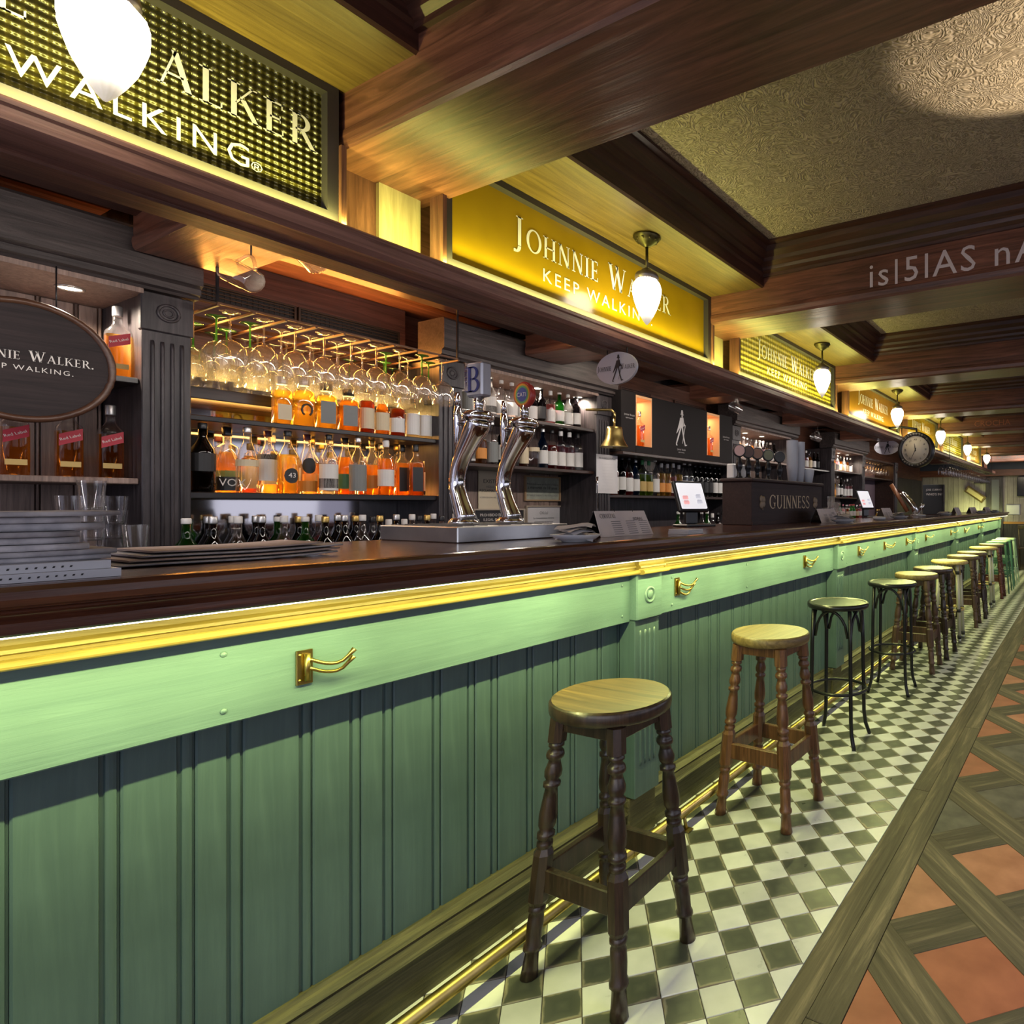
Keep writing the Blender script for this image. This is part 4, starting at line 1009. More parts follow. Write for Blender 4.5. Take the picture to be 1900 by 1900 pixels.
# ================================================================== far end of the room
PB = wood('end_wall_boards', (.26, .23, .21), (.42, .38, .34), 'z', .5, 1.0, .2)
we = MB().box(-3.6, 3.2, 14.7, 14.8, 0, 2.515).build('wall_end', PB, kind='structure', label='pale boarded wall at the far end')
x = -3.48
while x < .5:
    MB().cbox(x+.003, x+.117, 14.688, 14.699, .95, 2.3, .002).build('wall_plank', PB, we); x += .12
MB().box(-3.5, .6, 14.66, 14.699, .90, .95).build('dado_rail', plain('orange_dado_wood', (.45, .22, .06), .4), we)  # rail in a plain orange-brown, brighter than the dado
MB().box(-3.5, .6, 14.67, 14.699, 0, .90).build('dado', W_DARK, we)
MB().box(-3.5, 3.0, 14.45, 14.70, 1.98, 2.12).build('end_beam', wood('orange_beam_wood', (.12, .04, .015), (.26, .09, .035), 'x', .4), we)
MB().box(-3.5, 3.0, 14.50, 14.70, 2.12, 2.40).build('end_frieze', plain('slate_blue_frieze', (.05, .06, .075), .5), we)
dr = thing('door_1', 'dark framed door in the far pale wall', 'door', (-1.85, 14.65, 0), kind='structure')
MB().box(-2.02, -1.92, 14.64, 14.687, 0, 1.97).build('door_frame', W_DARK, dr); MB().box(-1.72, -1.66, 14.64, 14.687, 0, 1.97).build('door_frame', W_DARK, dr)
MB().box(-1.92, -1.72, 14.655, 14.687, 0, 1.97).build('door_leaf', W_DARKY, dr); MB().box(-1.90, -1.74, 14.650, 14.6545, 1.0, 1.9).build('door_pane', plain('door_glass', (.16, .16, .19), .1), dr)
MB().cbox(-1.36, -.7, 14.60, 14.687, 1.52, 1.95, .01).build('television', plain('tv_black', (.015, .016, .02), .15), label='black television on the far end wall', cat='television')
nb = thing('notice_board', 'small silver-framed notice board on the far wall under the television', 'notice board', (-1.55, 14.68, 1.1))
MB().cbox(-1.60, -1.30, 14.67, 14.687, 1.10, 1.34, .004).build('frame', STEEL, nb); MB().box(-1.58, -1.32, 14.667, 14.6695, 1.12, 1.32).build('sheet', PAPER, nb)
# dark tables and chairs past the end of the bar
def simple_chair(x, y, rz, label):
    t = thing('dining_chair', label, 'chair', (x, y, 0), rz, 'dark chairs past the bar end')
    MB().cbox(-.2, .2, -.2, .2, .43, .46, .006).build('seat', LD, t, local=True)
    for sx in (-1, 1):
        MB().tube([(sx*.17, -.17, .43), (sx*.18, -.18, 0.0005)], .017, 8).build('leg', LD, t, local=True)
        MB().tube([(sx*.17, .17, .0005), (sx*.17, .18, .45), (sx*.17, .22, .9)], .017, 8).build('leg', LD, t, local=True)
        MB().tube([(sx*.06, .18, .46), (sx*.06, .215, .86)], .010, 6).build('back_spindle', LD, t, local=True)
    MB().cbox(-.19, .19, .20, .235, .84, .92, .006).build('top_rail', LD, t, local=True)
simple_chair(-.98, 13.4, 2.9, 'dark wooden chair at the table past the bar end, left one'); simple_chair(-.35, 13.3, 3.3, 'dark wooden chair at the table past the bar end, right one')
tb = thing('pub_table', 'dark pub table beyond the end of the bar', 'table', (-.65, 14.0, 0))
MB().cbox(-1.05, -.2, 13.75, 14.45, .72, .75, .006).build('table_top', SD, tb)
for sx in (-1.0, -.25):
    for sy in (13.8, 14.4): MB().tube([(sx, sy, .72), (sx, sy, .0005)], .025, 8).build('leg', LD, tb)

# ================================================================== bottles
G_CLEAR = glass('clear_bottle_glass', (.92, .92, .93), .05, .07)
LIQ = {'amber': glass('amber_spirit', (.93, .50, .13), .30, .07), 'gold': glass('golden_spirit', (1.0, .74, .22), .32, .07), 'red': glass('red_spirit', (.66, .08, .05), .40, .05), 'green': glass('green_bottle', (.10, .42, .10), .40, .05),
       'brown': glass('brown_spirit', (.45, .13, .03), .45, .05), 'dark': glass('dark_bottle', (.03, .025, .03), .7, .06), 'clear': G_CLEAR, 'pink': glass('pink_spirit', (.85, .40, .45), .4, .05), 'lime': glass('lime_cordial', (.45, .62, .08), .45, .05), 'blue': glass('blue_bottle', (.10, .20, .35), .45, .05)}
CAPS = {k: plain('cap_'+k, c, .35, m) for k, c, m in (('black', (.015, .015, .017), 0), ('silver', (.6, .6, .6), .8), ('gold', (.65, .45, .14), .8), ('red', (.42, .04, .04), 0), ('white', (.75, .73, .70), 0), ('maroon', (.16, .03, .04), 0), ('green', (.05, .25, .08), 0), ('wood', (.35, .2, .1), 0), ('pink', (.7, .2, .3), 0), ('blue', (.1, .15, .35), 0))}
LBL = {k: plain('label_'+k, c, .55) for k, c in (('white', (.72, .70, .66)), ('cream', (.66, .55, .36)), ('black', (.02, .02, .022)), ('red', (.48, .03, .05)), ('grey', (.20, .21, .20)), ('gold', (.55, .38, .12)), ('green', (.08, .22, .10)), ('blue', (.08, .13, .33)), ('orange', (.7, .28, .05)))}
PROF = {'std': ([(.90, 0), (1, .02), (1, .56), (.93, .62), (.55, .72), (.38, .77), (.34, .80), (.33, .93)], .91, .37),
        'sloped': ([(.92, 0), (1, .02), (1, .42), (.95, .50), (.60, .68), (.38, .78), (.33, .84), (.33, .93)], .91, .37),
        'vodka': ([(.93, 0), (1, .015), (1, .66), (.92, .70), (.45, .745), (.36, .76), (.36, .90)], .87, .40),
        'square': ([(.95, 0), (1, .015), (1, .62), (.94, .66), (.55, .72), (.40, .76), (.37, .80), (.37, .90)], .86, .42),
        'decanter': ([(.93, 0), (1, .02), (1, .62), (.93, .70), (.5, .78), (.30, .80), (.30, .86)], .84, .42),
        'wine': ([(.95, 0), (1, .01), (1, .60), (.85, .68), (.45, .75), (.38, .78), (.36, .95)], .93, .40)}
BM = {}
def bottle_meshes(kind, R, Hh, liq, fill, cap, labels):
    key = (kind, R, Hh, liq, fill, cap, tuple(labels))
    if key in BM: return BM[key]
    pr, capz, capr = PROF[kind]; sq = .80 if kind in ('square', 'decanter') else 0; n = 16
    pts = [(r*R, z*Hh) for r, z in pr]; full = []
    fz = fill*Hh
    for a, b in zip(pts, pts[1:]):
        full.append(a)
        if a[1] < fz < b[1]: k = (fz-a[1])/(b[1]-a[1]); full.append((a[0]+(b[0]-a[0])*k, fz))
    full.append(pts[-1])
    m = MB(); m.lathe(full, n, sq=sq, ph=.5)
    for i, f in enumerate(m.f):
        if sum(m.v[q][2] for q in f)/len(f) > fz: m.mi[i] = 1
    body = m.mesh('bottle_body', [LIQ[liq], G_CLEAR if liq not in ('dark', 'green', 'blue') else LIQ[liq]])
    c0 = capz*Hh
    if kind == 'decanter': cm = MB(); cm.lathe([(R*.55, c0), (R*.58, c0+.006), (R*.58, Hh-.004), (R*.55, Hh)], 8, sq=.9, smooth=False, ph=.5)
    else: cm = MB(); cm.lathe([(R*capr, c0), (R*capr*1.04, c0+.004), (R*capr*1.04, Hh-.003), (R*capr*.9, Hh)], 14)
    capm = cm.mesh('bottle_cap', CAPS[cap]); lm = []
    for z0, z1, col, kindl in labels:
        q = MB(); 
        if sq:
            w_ = R*.86; x = R*1.006
            if kindl == 'slash': q.poly([(x, -w_, z0*Hh), (x, w_, z0*Hh+.024), (x, w_, z1*Hh+.024), (x, -w_, z1*Hh)])
            else: q.poly([(x, -w_*.86, z0*Hh), (x, w_*.86, z0*Hh), (x, w_*.86, z1*Hh), (x, -w_*.86, z1*Hh)])
        else:
            N = 12; sp = radians(110 if kindl != 'round' else 42); b = 0; rr = R*1.012
            for i in range(N+1):
                a = -sp+2*sp*i/N
                if kindl == 'round': hh = (z1-z0)*Hh/2*sqrt(max(0, 1-(a/sp)**2)); zc = (z0+z1)*Hh/2; za, zb = zc-hh, zc+hh
                else: za, zb = z0*Hh, z1*Hh
                q.v += [(rr*cos(a), rr*sin(a), za), (rr*cos(a), rr*sin(a), zb)]
            for i in range(N): q.face((2*i, 2*i+2, 2*i+3, 2*i+1), True)
        me = bpy.data.meshes.new('bottle_label'); me.from_pydata(q.v, [], q.f); me.materials.append(LBL[col]); me.update(); lm.append(me)
    BM[key] = (body, capm, lm); return BM[key]
def bottle(x, y, z, spec, label, group, rz=0, parts=True):
    kind, R, Hh, liq, fill, cap, labels, desc = spec
    body, capm, lm = bottle_meshes(kind, R, Hh, liq, fill, cap, labels)
    t = thing('bottle', label, 'bottle', (x, y, z+.0004), rz, group)
    put('body', body, t, local=True); put('cap', capm, t, local=True)
    for me in lm: put('paper_label', me, t, local=True)
    if spec is RL:
        xd = Vector((0, R*1.72, .024)).normalized(); letters('lettering', sans('Red Label', .0135), Vector((R*1.006, 0, .475*Hh+.0075)), xd, XD.cross(xd), WHITE, t, .0008, local=True)
    return t
RL = ('square', .033, .272, 'amber', .60, 'silver', [(.40, .55, 'red', 'slash'), (.13, .20, 'gold', 'b')], 'red-label whisky bottle')
S = {
 'eristoff': ('std', .040, .300, 'dark', .50, 'black', [(.30, .56, 'black', 'b')], 'clear and black vodka bottle'),
 'vox': ('vodka', .041, .305, 'clear', .5, 'black', [(.03, .24, 'black', 'b')], 'black-banded clear vodka bottle'),
 'finl': ('sloped', .039, .300, 'clear', .5, 'silver', [(.40, .50, 'cream', 'b')], 'silver-capped frosted bottle'),
 'smir': ('std', .038, .290, 'clear', .5, 'maroon', [(.20, .62, 'white', 'b'), (.54, .62, 'black', 'b')], 'clear vodka bottle with maroon cap'),
 '43': ('std', .040, .285, 'gold', .62, 'black', [(.16, .40, 'black', 'round')], 'golden liqueur bottle'),
 'brugal': ('sloped', .039, .295, 'clear', .45, 'maroon', [(.34, .60, 'black', 'round'), (.04, .22, 'orange', 'b')], 'clear rum bottle with dark badge'),
 'tequ': ('std', .037, .290, 'clear', .5, 'black', [(.06, .50, 'white', 'b'), (.10, .26, 'black', 'b')], 'clear bottle, black and white label'),
 'magno': ('sloped', .043, .285, 'amber', .66, 'black', [(.10, .36, 'green', 'b')], 'round amber brandy bottle'),
 'silver': ('std', .036, .290, 'clear', .5, 'silver', [(.06, .52, 'grey', 'b')], 'grey-labelled clear rum bottle'),
 'jose': ('std', .036, .280, 'amber', .55, 'gold', [(.12, .36, 'orange', 'b')], 'amber tequila bottle'),
 'four': ('vodka', .036, .285, 'amber', .66, 'white', [(.16, .46, 'white', 'b')], 'white-labelled amber bourbon bottle'),
 'jd': ('square', .034, .270, 'amber', .64, 'black', [(.08, .55, 'black', 'b')], 'square amber bottle with black label'),
 'jb': ('vodka', .037, .270, 'clear', .5, 'black', [(.10, .48, 'white', 'b'), (.02, .09, 'black', 'b')], 'clear bottle with white label'),
 'ysq': ('decanter', .034, .215, 'gold', .72, 'silver', [(.1, .42, 'cream', 'b')], 'yellow square bottle with silver cap'),
 'horse': ('decanter', .040, .225, 'gold', .74, 'silver', [], 'square yellow horseshoe bottle'),
 'diss': ('decanter', .040, .215, 'gold', .74, 'black', [(.12, .60, 'grey', 'b')], 'golden square bottle with grey label'),
 'dissd': ('decanter', .040, .205, 'amber', .74, 'black', [(.12, .60, 'grey', 'b')], 'amber square bottle with grey label'),
 'amb': ('vodka', .032, .230, 'brown', .7, 'black', [(.10, .55, 'cream', 'b')], 'cream-labelled brown whisky bottle'),
 'ambs': ('sloped', .033, .225, 'amber', .7, 'black', [(.10, .50, 'cream', 'b')], 'cream-labelled amber whisky bottle'),
 'rum': ('vodka', .034, .205, 'brown', .7, 'silver', [(.10, .46, 'white', 'b')], 'squat brown rum bottle'),
 'gin': ('vodka', .033, .215, 'clear', .6, 'black', [(.08, .60, 'white', 'b')], 'clear gin bottle with white label'),
 'bulk': ('std', .037, .310, 'dark', .6, 'silver', [(.10, .45, 'white', 'b')], 'dark bottle with silver cap'),
 'bulk2': ('std', .037, .305, 'dark', .6, 'gold', [(.10, .45, 'black', 'b')], 'dark bottle with gold cap'),
 'grn': ('wine', .036, .305, 'green', .6, 'white', [(.15, .45, 'white', 'b')], 'green bottle with white cap'),
 'clr': ('std', .037, .310, 'clear', .5, 'white', [(.10, .45, 'white', 'b')], 'clear bottle with white cap'),
 'redc': ('std', .036, .300, 'red', .6, 'black', [(.10, .45, 'white', 'b')], 'red bottle with black cap'),
 'pinkc': ('vodka', .034, .285, 'pink', .6, 'white', [(.10, .45, 'white', 'b')], 'pink cordial bottle'),
 'limec': ('vodka', .034, .285, 'lime', .6, 'green', [(.12, .40, 'gold', 'b')], 'lime green cordial bottle'),
 'goldc': ('vodka', .034, .275, 'gold', .7, 'white', [(.12, .40, 'orange', 'b')], 'yellow cordial bottle'),
 'bluec': ('std', .034, .285, 'blue', .7, 'silver', [(.12, .45, 'white', 'b')], 'blue bottle with silver cap'),
 'wine': ('wine', .034, .290, 'dark', .7, 'black', [(.14, .48, 'white', 'b')], 'white-labelled dark wine bottle'),
 'winek': ('wine', .034, .290, 'dark', .7, 'black', [(.14, .48, 'black', 'b')], 'black-labelled dark wine bottle'),
 'mini': ('std', .020, .13, 'green', .7, 'red', [(.15, .5, 'white', 'b')], 'small red-capped green bottle'),
 'mini2': ('std', .020, .125, 'brown', .7, 'white', [(.15, .5, 'cream', 'b')], 'small white-capped brown bottle'),
 'mini3': ('std', .020, .128, 'pink', .7, 'pink', [(.15, .5, 'white', 'b')], 'small pink bottle'),
 'yel': ('std', .040, .30, 'gold', .8, 'gold', [(.1, .5, 'orange', 'b')], 'bright yellow bottle'),
 'skull': ('decanter', .036, .26, 'clear', .5, 'wood', [], 'clear square wood-stoppered bottle'),
}
for nm in ('eristoff', 'vox', 'finl', 'smir', '43', 'brugal', 'tequ', 'magno', 'silver', 'jose', 'four'):
    k = S[nm]; S[nm] = k[:2]+(min(k[2], .279),)+k[3:]
for nm in ('tequ', 'jose', 'silver', 'wine', 'bulk2', 'finl', 'bluec', 'redc', 'pinkc', 'jb'):
    k = S[nm]; S[nm+'_m'] = k[:2]+(min(k[2], .268),)+k[3:]
def row(names, place, x, z, shelf_txt, group, jit=.0, rzs=None):
    """place: list of y centres"""
    for i, (nm, y) in enumerate(zip(names, place)):
        sp = S[nm]
        xx = x[i] if isinstance(x, list) else x
        t = bottle(xx+random.uniform(-jit, jit), y, z, sp, '%s, %s from left %s' % (sp[7], ordn[i], shelf_txt), group, random.uniform(-.25, .1))
        if nm == 'horse':
            hp = [(.0435, .020*cos(a), .075+.026*sin(a)) for a in [radians(-60+300*k/14) for k in range(15)]]
            MB().tube(hp, .0045, 6).build('horseshoe', BLACK, t, local=True)
        if nm == 'vox': letters('lettering', sans('VOX', .045), Vector((0, 0, .028)), YD, ZD, WHITE, t, .0425, local=True)
        if nm == '43': letters('lettering', sans('43', .030), Vector((0, 0, .070)), YD, ZD, WHITE, t, .0418, local=True)
random.seed(5)
def us(lst, x): return [Yu(u, x) for u in lst]
# red-label bottles behind the oval sign
xq = -3.22
for u, z, lb in ((27, 1.403, 'red-label whisky bottle at the left edge below the oval sign'), (128, 1.403, 'red-label whisky bottle in the middle below the oval sign'), (205, 1.403, 'red-label whisky bottle with bare neck, right of the three below the oval sign'),
                 (218, 1.775, 'red-label whisky bottle on the short shelf right of the oval sign')):
    bottle(xq, Yu(u, xq), z, RL, lb, 'red-label whisky bottles', -.1)
# the backlit bay
row(['eristoff', 'vox', 'finl', 'smir', '43', 'brugal', 'tequ', 'magno', 'silver', 'jose', 'four', 'jd', 'jd', 'jb'], [Yu(u, x) for u, x in zip([376, 421, 459, 497, 534, 570, 610, 640, 664, 690, 716, 746, 771, 795], [-3.16, -3.24]*7)], [-3.16, -3.24]*7, 1.356, 'on the glowing lower shelf', 'spirit bottles on the glowing lower shelf')
row(['smir', 'jose', 'magno', 'amb', 'four', 'gin', 'jose', 'silver', 'amb', 'rum', 'finl', 'jose'], [1.13+.0835*i for i in range(12)], -3.39, 1.356, 'at the back of the glowing shelf', 'spirit bottles in the back row of the glowing shelf')
row(['ysq', 'horse', 'diss', 'dissd', 'amb', 'ambs', 'rum', 'gin', 'gin'], us([523, 562, 605, 646, 681, 709, 737, 766, 790], -3.19), -3.19, 1.662, 'on the black upper shelf', 'liqueur bottles on the black upper shelf')
# rows standing on the back counter, only their tops seen over the bar
lo = ['grn', 'bulk', 'clr', 'bulk', 'clr', 'grn', 'bulk2', 'bulk', 'clr', 'bulk2', 'bulk', 'clr', 'bulk2', 'redc', 'clr', 'bulk']
row(lo, [1.0+.077*i for i in range(16)], -2.93, .95, 'in front on the back counter', 'bottles in the front row on the back counter')
lo2 = ['bulk', 'clr', 'bulk', 'grn', 'bulk2', 'clr', 'bulk', 'bulk2', 'redc', 'pinkc', 'pinkc', 'redc', 'clr', 'pinkc', 'pinkc', 'redc', 'pinkc']
row(lo2, [1.10+.077*i for i in range(13)], -3.03, .95, 'in the counter\'s second row', 'bottles in the second row on the back counter')
# white-lit niche
def sc(nm, h): k = S[nm]; return (k[0], k[1]*.95, h)+k[3:]
for nm, h in (('ambs', .23), ('silver', .235), ('skull', .24), ('tequ', .235), ('clr', .235), ('bulk', .235), ('winek', .24), ('pinkc', .235), ('grn', .24), ('wine', .235)): S[nm+'_s'] = sc(nm, h)
row(['ambs_s', 'silver_s', 'skull_s', 'tequ_s', 'clr_s', 'clr_s', 'clr_s', 'bulk_s', 'winek_s', 'pinkc_s', 'grn_s', 'clr_s', 'wine_s'], [2.295+.079*i for i in range(13)], -3.24, 1.850, 'on the white-lit niche shelf', 'bottles on the upper niche shelf')
row(['amb', 'tequ_m', 'jose_m', 'silver_m', 'wine_m', 'bulk2_m', 'amb', 'finl_m', 'bluec_m', 'redc_m', 'pinkc_m', 'pinkc_m', 'jb_m'], [2.29+.079*i for i in range(13)], -3.22, 1.550, 'on the lower niche shelf', 'bottles on the lower niche shelf')
# long shelf under the light boxes
row(['redc', 'redc', 'wine', 'redc', 'bluec', 'limec', 'limec', 'clr', 'goldc', 'goldc', 'pinkc', 'goldc', 'clr', 'clr', 'winek', 'winek', 'winek', 'winek', 'wine', 'wine'], [3.49+.083*i for i in range(20)], -3.18, 1.385, 'on the long cordial shelf', 'bottles on the long cordial shelf')
row(['grn', 'clr', 'redc', 'goldc', 'clr', 'grn', 'pinkc', 'wine', 'redc', 'clr', 'pinkc', 'redc'], [4.05+.085*i for i in range(12)], -2.93, .95, 'left of the beer font', 'bottles on the back counter left of the beer font')
# niche behind the font, and farther bays
row(['clr_s', 'skull_s', 'ambs_s', 'clr_s', 'tequ_s', 'ambs_s', 'silver_s', 'clr_s', 'pinkc_s', 'ambs_s', 'clr_s', 'wine_s'], [5.40+.09*i for i in range(12)], -3.25, 1.80, 'in the niche behind the font', 'bottles in the niche behind the beer font')
row(['ambs_s', 'wine_s', 'clr_s', 'ambs_s', 'pinkc_s', 'ambs_s', 'wine_s', 'winek_s'], [6.75+.125*i for i in range(8)], -3.22, 1.785, 'on the dark shelf behind the cups', 'bottles on the dark far shelf')
row(['wine_s', 'clr_s', 'ambs_s', 'pinkc_s', 'ambs_s', 'clr_s', 'ambs_s', 'clr_s'], [8.03+.14*i for i in range(8)], -3.25, 1.81, 'on the far niche upper shelf', 'bottles on the far niche upper shelf')
row(['redc', 'wine', 'goldc', 'clr', 'wine', 'jb', 'pinkc', 'redc'], [8.03+.14*i for i in range(8)], -3.25, 1.43, 'on the far niche lower shelf', 'bottles on the far niche lower shelf')
row(['yel', 'yel', 'amb', 'yel'], [9.42, 9.56, 9.75, 9.95], -2.95, .95, 'by the far glass cabinet', 'bottles by the far glass cabinet')
row(['mini', 'mini2', 'mini3', 'mini', 'mini2', 'mini', 'mini3', 'mini2', 'mini', 'mini3'], [5.42+.045*i for i in range(10)], [-2.06, -2.00]*5, ZT, 'in the small cluster past the font', 'small bottles on the bar past the beer font')

# ================================================================== light boxes
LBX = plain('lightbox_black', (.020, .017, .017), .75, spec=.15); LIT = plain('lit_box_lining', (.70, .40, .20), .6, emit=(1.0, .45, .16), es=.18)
lbz0, lbz1, lbx = 1.7006, 2.150, -3.0
def box_panel(y0, y1, label):
    b = thing('light_box', label, 'light box', ((lbx-3.3)/2, (y0+y1)/2, lbz0))
    MB().cbox(-3.35, lbx, y0, y1, lbz0, lbz1, .003).build('panel', LBX, b); return b
GREYP = plain('silver_print', (.55, .52, .50), .4)
def striding(o, s, mat, parent):
    """generic walking-man emblem: hat, body, coat tail, stick and long legs, as flat print"""
    P = [[(-.02, .95), (.08, .95), (.08, 1.02), (.06, 1.08), (0, 1.08), (-.02, 1.02)], [(-.05, .94), (.11, .93), (.11, .955), (-.05, .965)], [(.0, .86), (.07, .86), (.07, .93), (.0, .93)],
         [(-.07, .84), (.10, .86), (.14, .70), (.08, .55), (-.06, .55), (-.12, .68)], [(-.12, .68), (-.06, .55), (-.22, .36), (-.27, .33)], [(-.06, .55), (.01, .55), (-.14, .22), (-.24, .02), (-.29, .03), (-.20, .24)], [(-.29, .03), (-.24, .02), (-.20, -.03), (-.28, -.03)],
         [(.01, .55), (.08, .55), (.14, .26), (.22, .02), (.17, .01), (.08, .26)], [(.17, .01), (.22, .02), (.30, .04), (.29, .0), (.18, -.02)], [(.12, .74), (.20, .62), (.10, .58), (.09, .66)], [(.19, .63), (.22, .64), (.06, .05), (.04, .05)]]
    letters('emblem', [[(a*s, b*s) for a, b in p] for p in P], o, *parent[1:], mat, parent[0])
L1 = box_panel(3.445, 3.61, 'narrow black light box panel left of the lit bottle by the bell'); L2 = box_panel(3.80, 4.58, 'wide black light box panel with silver walking-man emblem'); L3 = box_panel(4.79, 5.02, 'narrow black light box panel at the right end')
jw3, jw3w = serif_text('Johnnie Walker', .014, .9)
for L, y, z in ((L1, 3.535, 1.97), (L2, 4.19, 1.765), (L3, 4.905, 1.94)):
    letters('lettering', jw3, (lbx, y, z), YD, ZD, GREYP, L); letters('lettering', sans('KEEP WALKING', .012), (lbx, y, z-.022), YD, ZD, GREYP, L)
striding((lbx, 4.19, 1.81), .27, GREYP, (L2, YD, ZD))
for i, (a, b, lb) in enumerate(((3.611, 3.799, 'glowing recess with a whisky bottle left of the wide light box'), (4.581, 4.789, 'glowing recess with a whisky bottle right of the wide light box'))):
    t = thing('light_box_recess', lb, 'light box', (-3.2, (a+b)/2, lbz0))
    MB().box(-3.36, -3.35, a, b, lbz0, lbz1-.03).build('back_lining', LIT, t)
    MB().box(-3.349, lbx, a, b, lbz0, lbz0+.055).build('plinth', LBX, t)
    MB().box(-3.349, lbx, b-.008, b, lbz0+.056, lbz1-.031).build('side_lining', LIT, t); MB().box(-3.349, lbx, a, a+.008, lbz0+.056, lbz1-.031).build('side_lining', LIT, t)
    MB().box(-3.349, lbx, a, b, lbz1-.03, lbz1-.012).build('top_lining', LIT, t)
    bottle(-3.055, (a+b)/2+.01, lbz0+.055, RL, 'red-label whisky bottle lit in the %s recess of the light boxes' % ('left' if i == 0 else 'right'), 'whisky bottles in the light boxes')
    area('recess_lamp', (-3.15, (a+b)/2, lbz1-.035), (0, 0, 0), .15, .12, 1.0, (1, .60, .30))

# ================================================================== oval signs, clock, bell
def oval(a, b, n=48): return [(a*cos(2*pi*i/n), b*sin(2*pi*i/n)) for i in range(n)]
os_ = thing('oval_sign', 'big dark oval wooden sign with white lettering at the left edge', 'sign', (-3.06, .64, 1.58))
oc = Vector((-3.02, .635, 1.768)); m = MB(); m.ext([(oc.y+p[0], oc.z+p[1]) for p in oval(.195, .185)], 'x', -3.05, -3.02); m.build('board', wood('oval_board_wood', (.014, .009, .010), (.045, .030, .030), 'y', .75, 1.2, .3), os_)
MB().tube([(-3.022, oc.y+p[0], oc.z+p[1]) for p in oval(.198, .188)], .011, 8, closed=True).build('rim', wood('oval_rim_wood', (.06, .025, .015), (.14, .07, .04), 'y', .35), os_)
jw2, jww = serif_text('Johnnie Walker.', .033, .92)
kx = .300/jww; letters('lettering', [[(a*kx, b*kx) for a, b in p] for p in jw2], (-3.02, .640, 1.768), YD, ZD, WHITE, os_); letters('lettering', sans('KEEP WALKING.', .023, 1.25), (-3.02, .640, 1.735), YD, ZD, WHITE, os_)
for yy in (.56, .71): MB().tube([(-3.055, yy, 1.93), (-3.055, yy, 2.1025)], .002, 6).build('chain', BLACKM, os_)
SIL = plain('silver_sign', (.58, .58, .63), .35, .2)
def hang_oval(cx, cy, cz, a, b, label):
    t = thing('hanging_oval_sign', label, 'sign', (cx, cy, cz))
    MB().ext([(cx+p[0], cz+p[1]) for p in oval(a, b)], 'y', cy, cy+.012).build('plate', SIL, t)
    striding((cx+.01, cy, cz-b*.80), b*1.5, INK, (t, XD, ZD))
    for s_, w_ in ((-1, 'Johnnie'), (1, 'Walker')):
        q, ww = serif_text(w_, .030*a/.14, .75); letters('lettering', q, (cx+s_*a*.58, cy, cz-.008), XD, ZD, INK, t)
    for s_ in (-1, 1): MB().tube([(cx+s_*a*.5, cy+.006, cz+b*.8), (cx+s_*a*.5, cy+.006, 1.9446)], .0025, 6).build('chain', BLACKM, t)
hx, hz = XZ(1143, 683, 1.93); hang_oval(hx, 1.93, hz, .106, .066, 'silver oval hanging sign with black walking-man emblem beside the downlight')
hx, hz = XZ(1645, 830, 5.98); hang_oval(hx, 5.98, hz, .128, .074, 'farther silver oval hanging sign left of the round clock')
CLK = Vector((-1.43, 5.80, 1.833))
ck = thing('bracket_clock', 'round black clock with cream roman dial hanging off the header', 'clock', tuple(CLK))
Mc = Matrix.Translation(CLK) @ Matrix.Rotation(pi/2, 4, 'X')      # local +z faces the camera (-Y)
m = MB(); m.lathe([(.150, -.06), (.166, -.05), (.170, -.02), (.170, .035), (.164, .048), (.150, .052), (.132, .044), (.126, .040)], 48, M=Mc, cap1=False); m.build('case', BLACK, ck)
MB().lathe([(.127, .036), (.127, .040), (0, .0405)], 40, M=Mc, cap0=False).build('dial', plain('dial_cream', (.66, .63, .54), .4), ck)
MB().torus(CLK+Vector((0, -.042, 0)), .125, .004, 40, 6, Matrix.Rotation(pi/2, 3, 'X')).build('bezel', GREYP, ck)
for i, nme in enumerate(['XII', 'I', 'II', 'III', 'IV', 'V', 'VI', 'VII', 'VIII', 'IX', 'X', 'XI']):
    a = pi/2-2*pi*i/12; p = CLK+Vector((.098*cos(a), -.0415, .098*sin(a))); up = Vector((cos(a), 0, sin(a)))
    letters('numeral', [[(x, y-.010) for x, y in q] for q in sans(nme, .026)], p, up.cross(Vector((0, 1, 0)))*-1 if False else Vector((sin(a), 0, -cos(a))), up, INK, ck, .001)
for i, c in enumerate("GUINNESS'S"):
    a = radians(90+48-96*i/9); q, ww = serif_text(c, .020); p = CLK+Vector((.148*cos(a), -.052, .148*sin(a))); letters('lettering', [[(x, y-.010) for x, y in z] for z in q], p, Vector((sin(a), 0, -cos(a))), Vector((cos(a), 0, sin(a))), GREYP, ck, .0012)
for i, c in enumerate('EXTRA STOUT'):
    a = radians(270-52+104*i/10); p = CLK+Vector((.148*cos(a), -.052, .148*sin(a)))
    if c != ' ': letters('lettering', [[(x, y-.008) for x, y in z] for z in sans(c, .022)], p, Vector((-sin(a), 0, cos(a))), Vector((-cos(a), 0, -sin(a))), GREYP, ck, .0012)
for a, L, w_ in ((radians(90+8), .060, .006), (radians(90-205), .095, .004)):
    d = Vector((cos(a), 0, sin(a))); n_ = Vector((-sin(a), 0, cos(a))); o = CLK+Vector((0, -.043, 0))
    MB().poly([o-d*.015+n_*w_, o-d*.015-n_*w_, o+d*L-n_*w_*.3, o+d*L+n_*w_*.3]).build('hand', INK, ck)
MB().tube([CLK+Vector((0, .01, .165)), CLK+Vector((0, .01, .20)), (-1.56, 5.81, 2.06), (-1.6995, 5.81, 2.06)], .012, 8).build('bracket', BLACKM, ck)
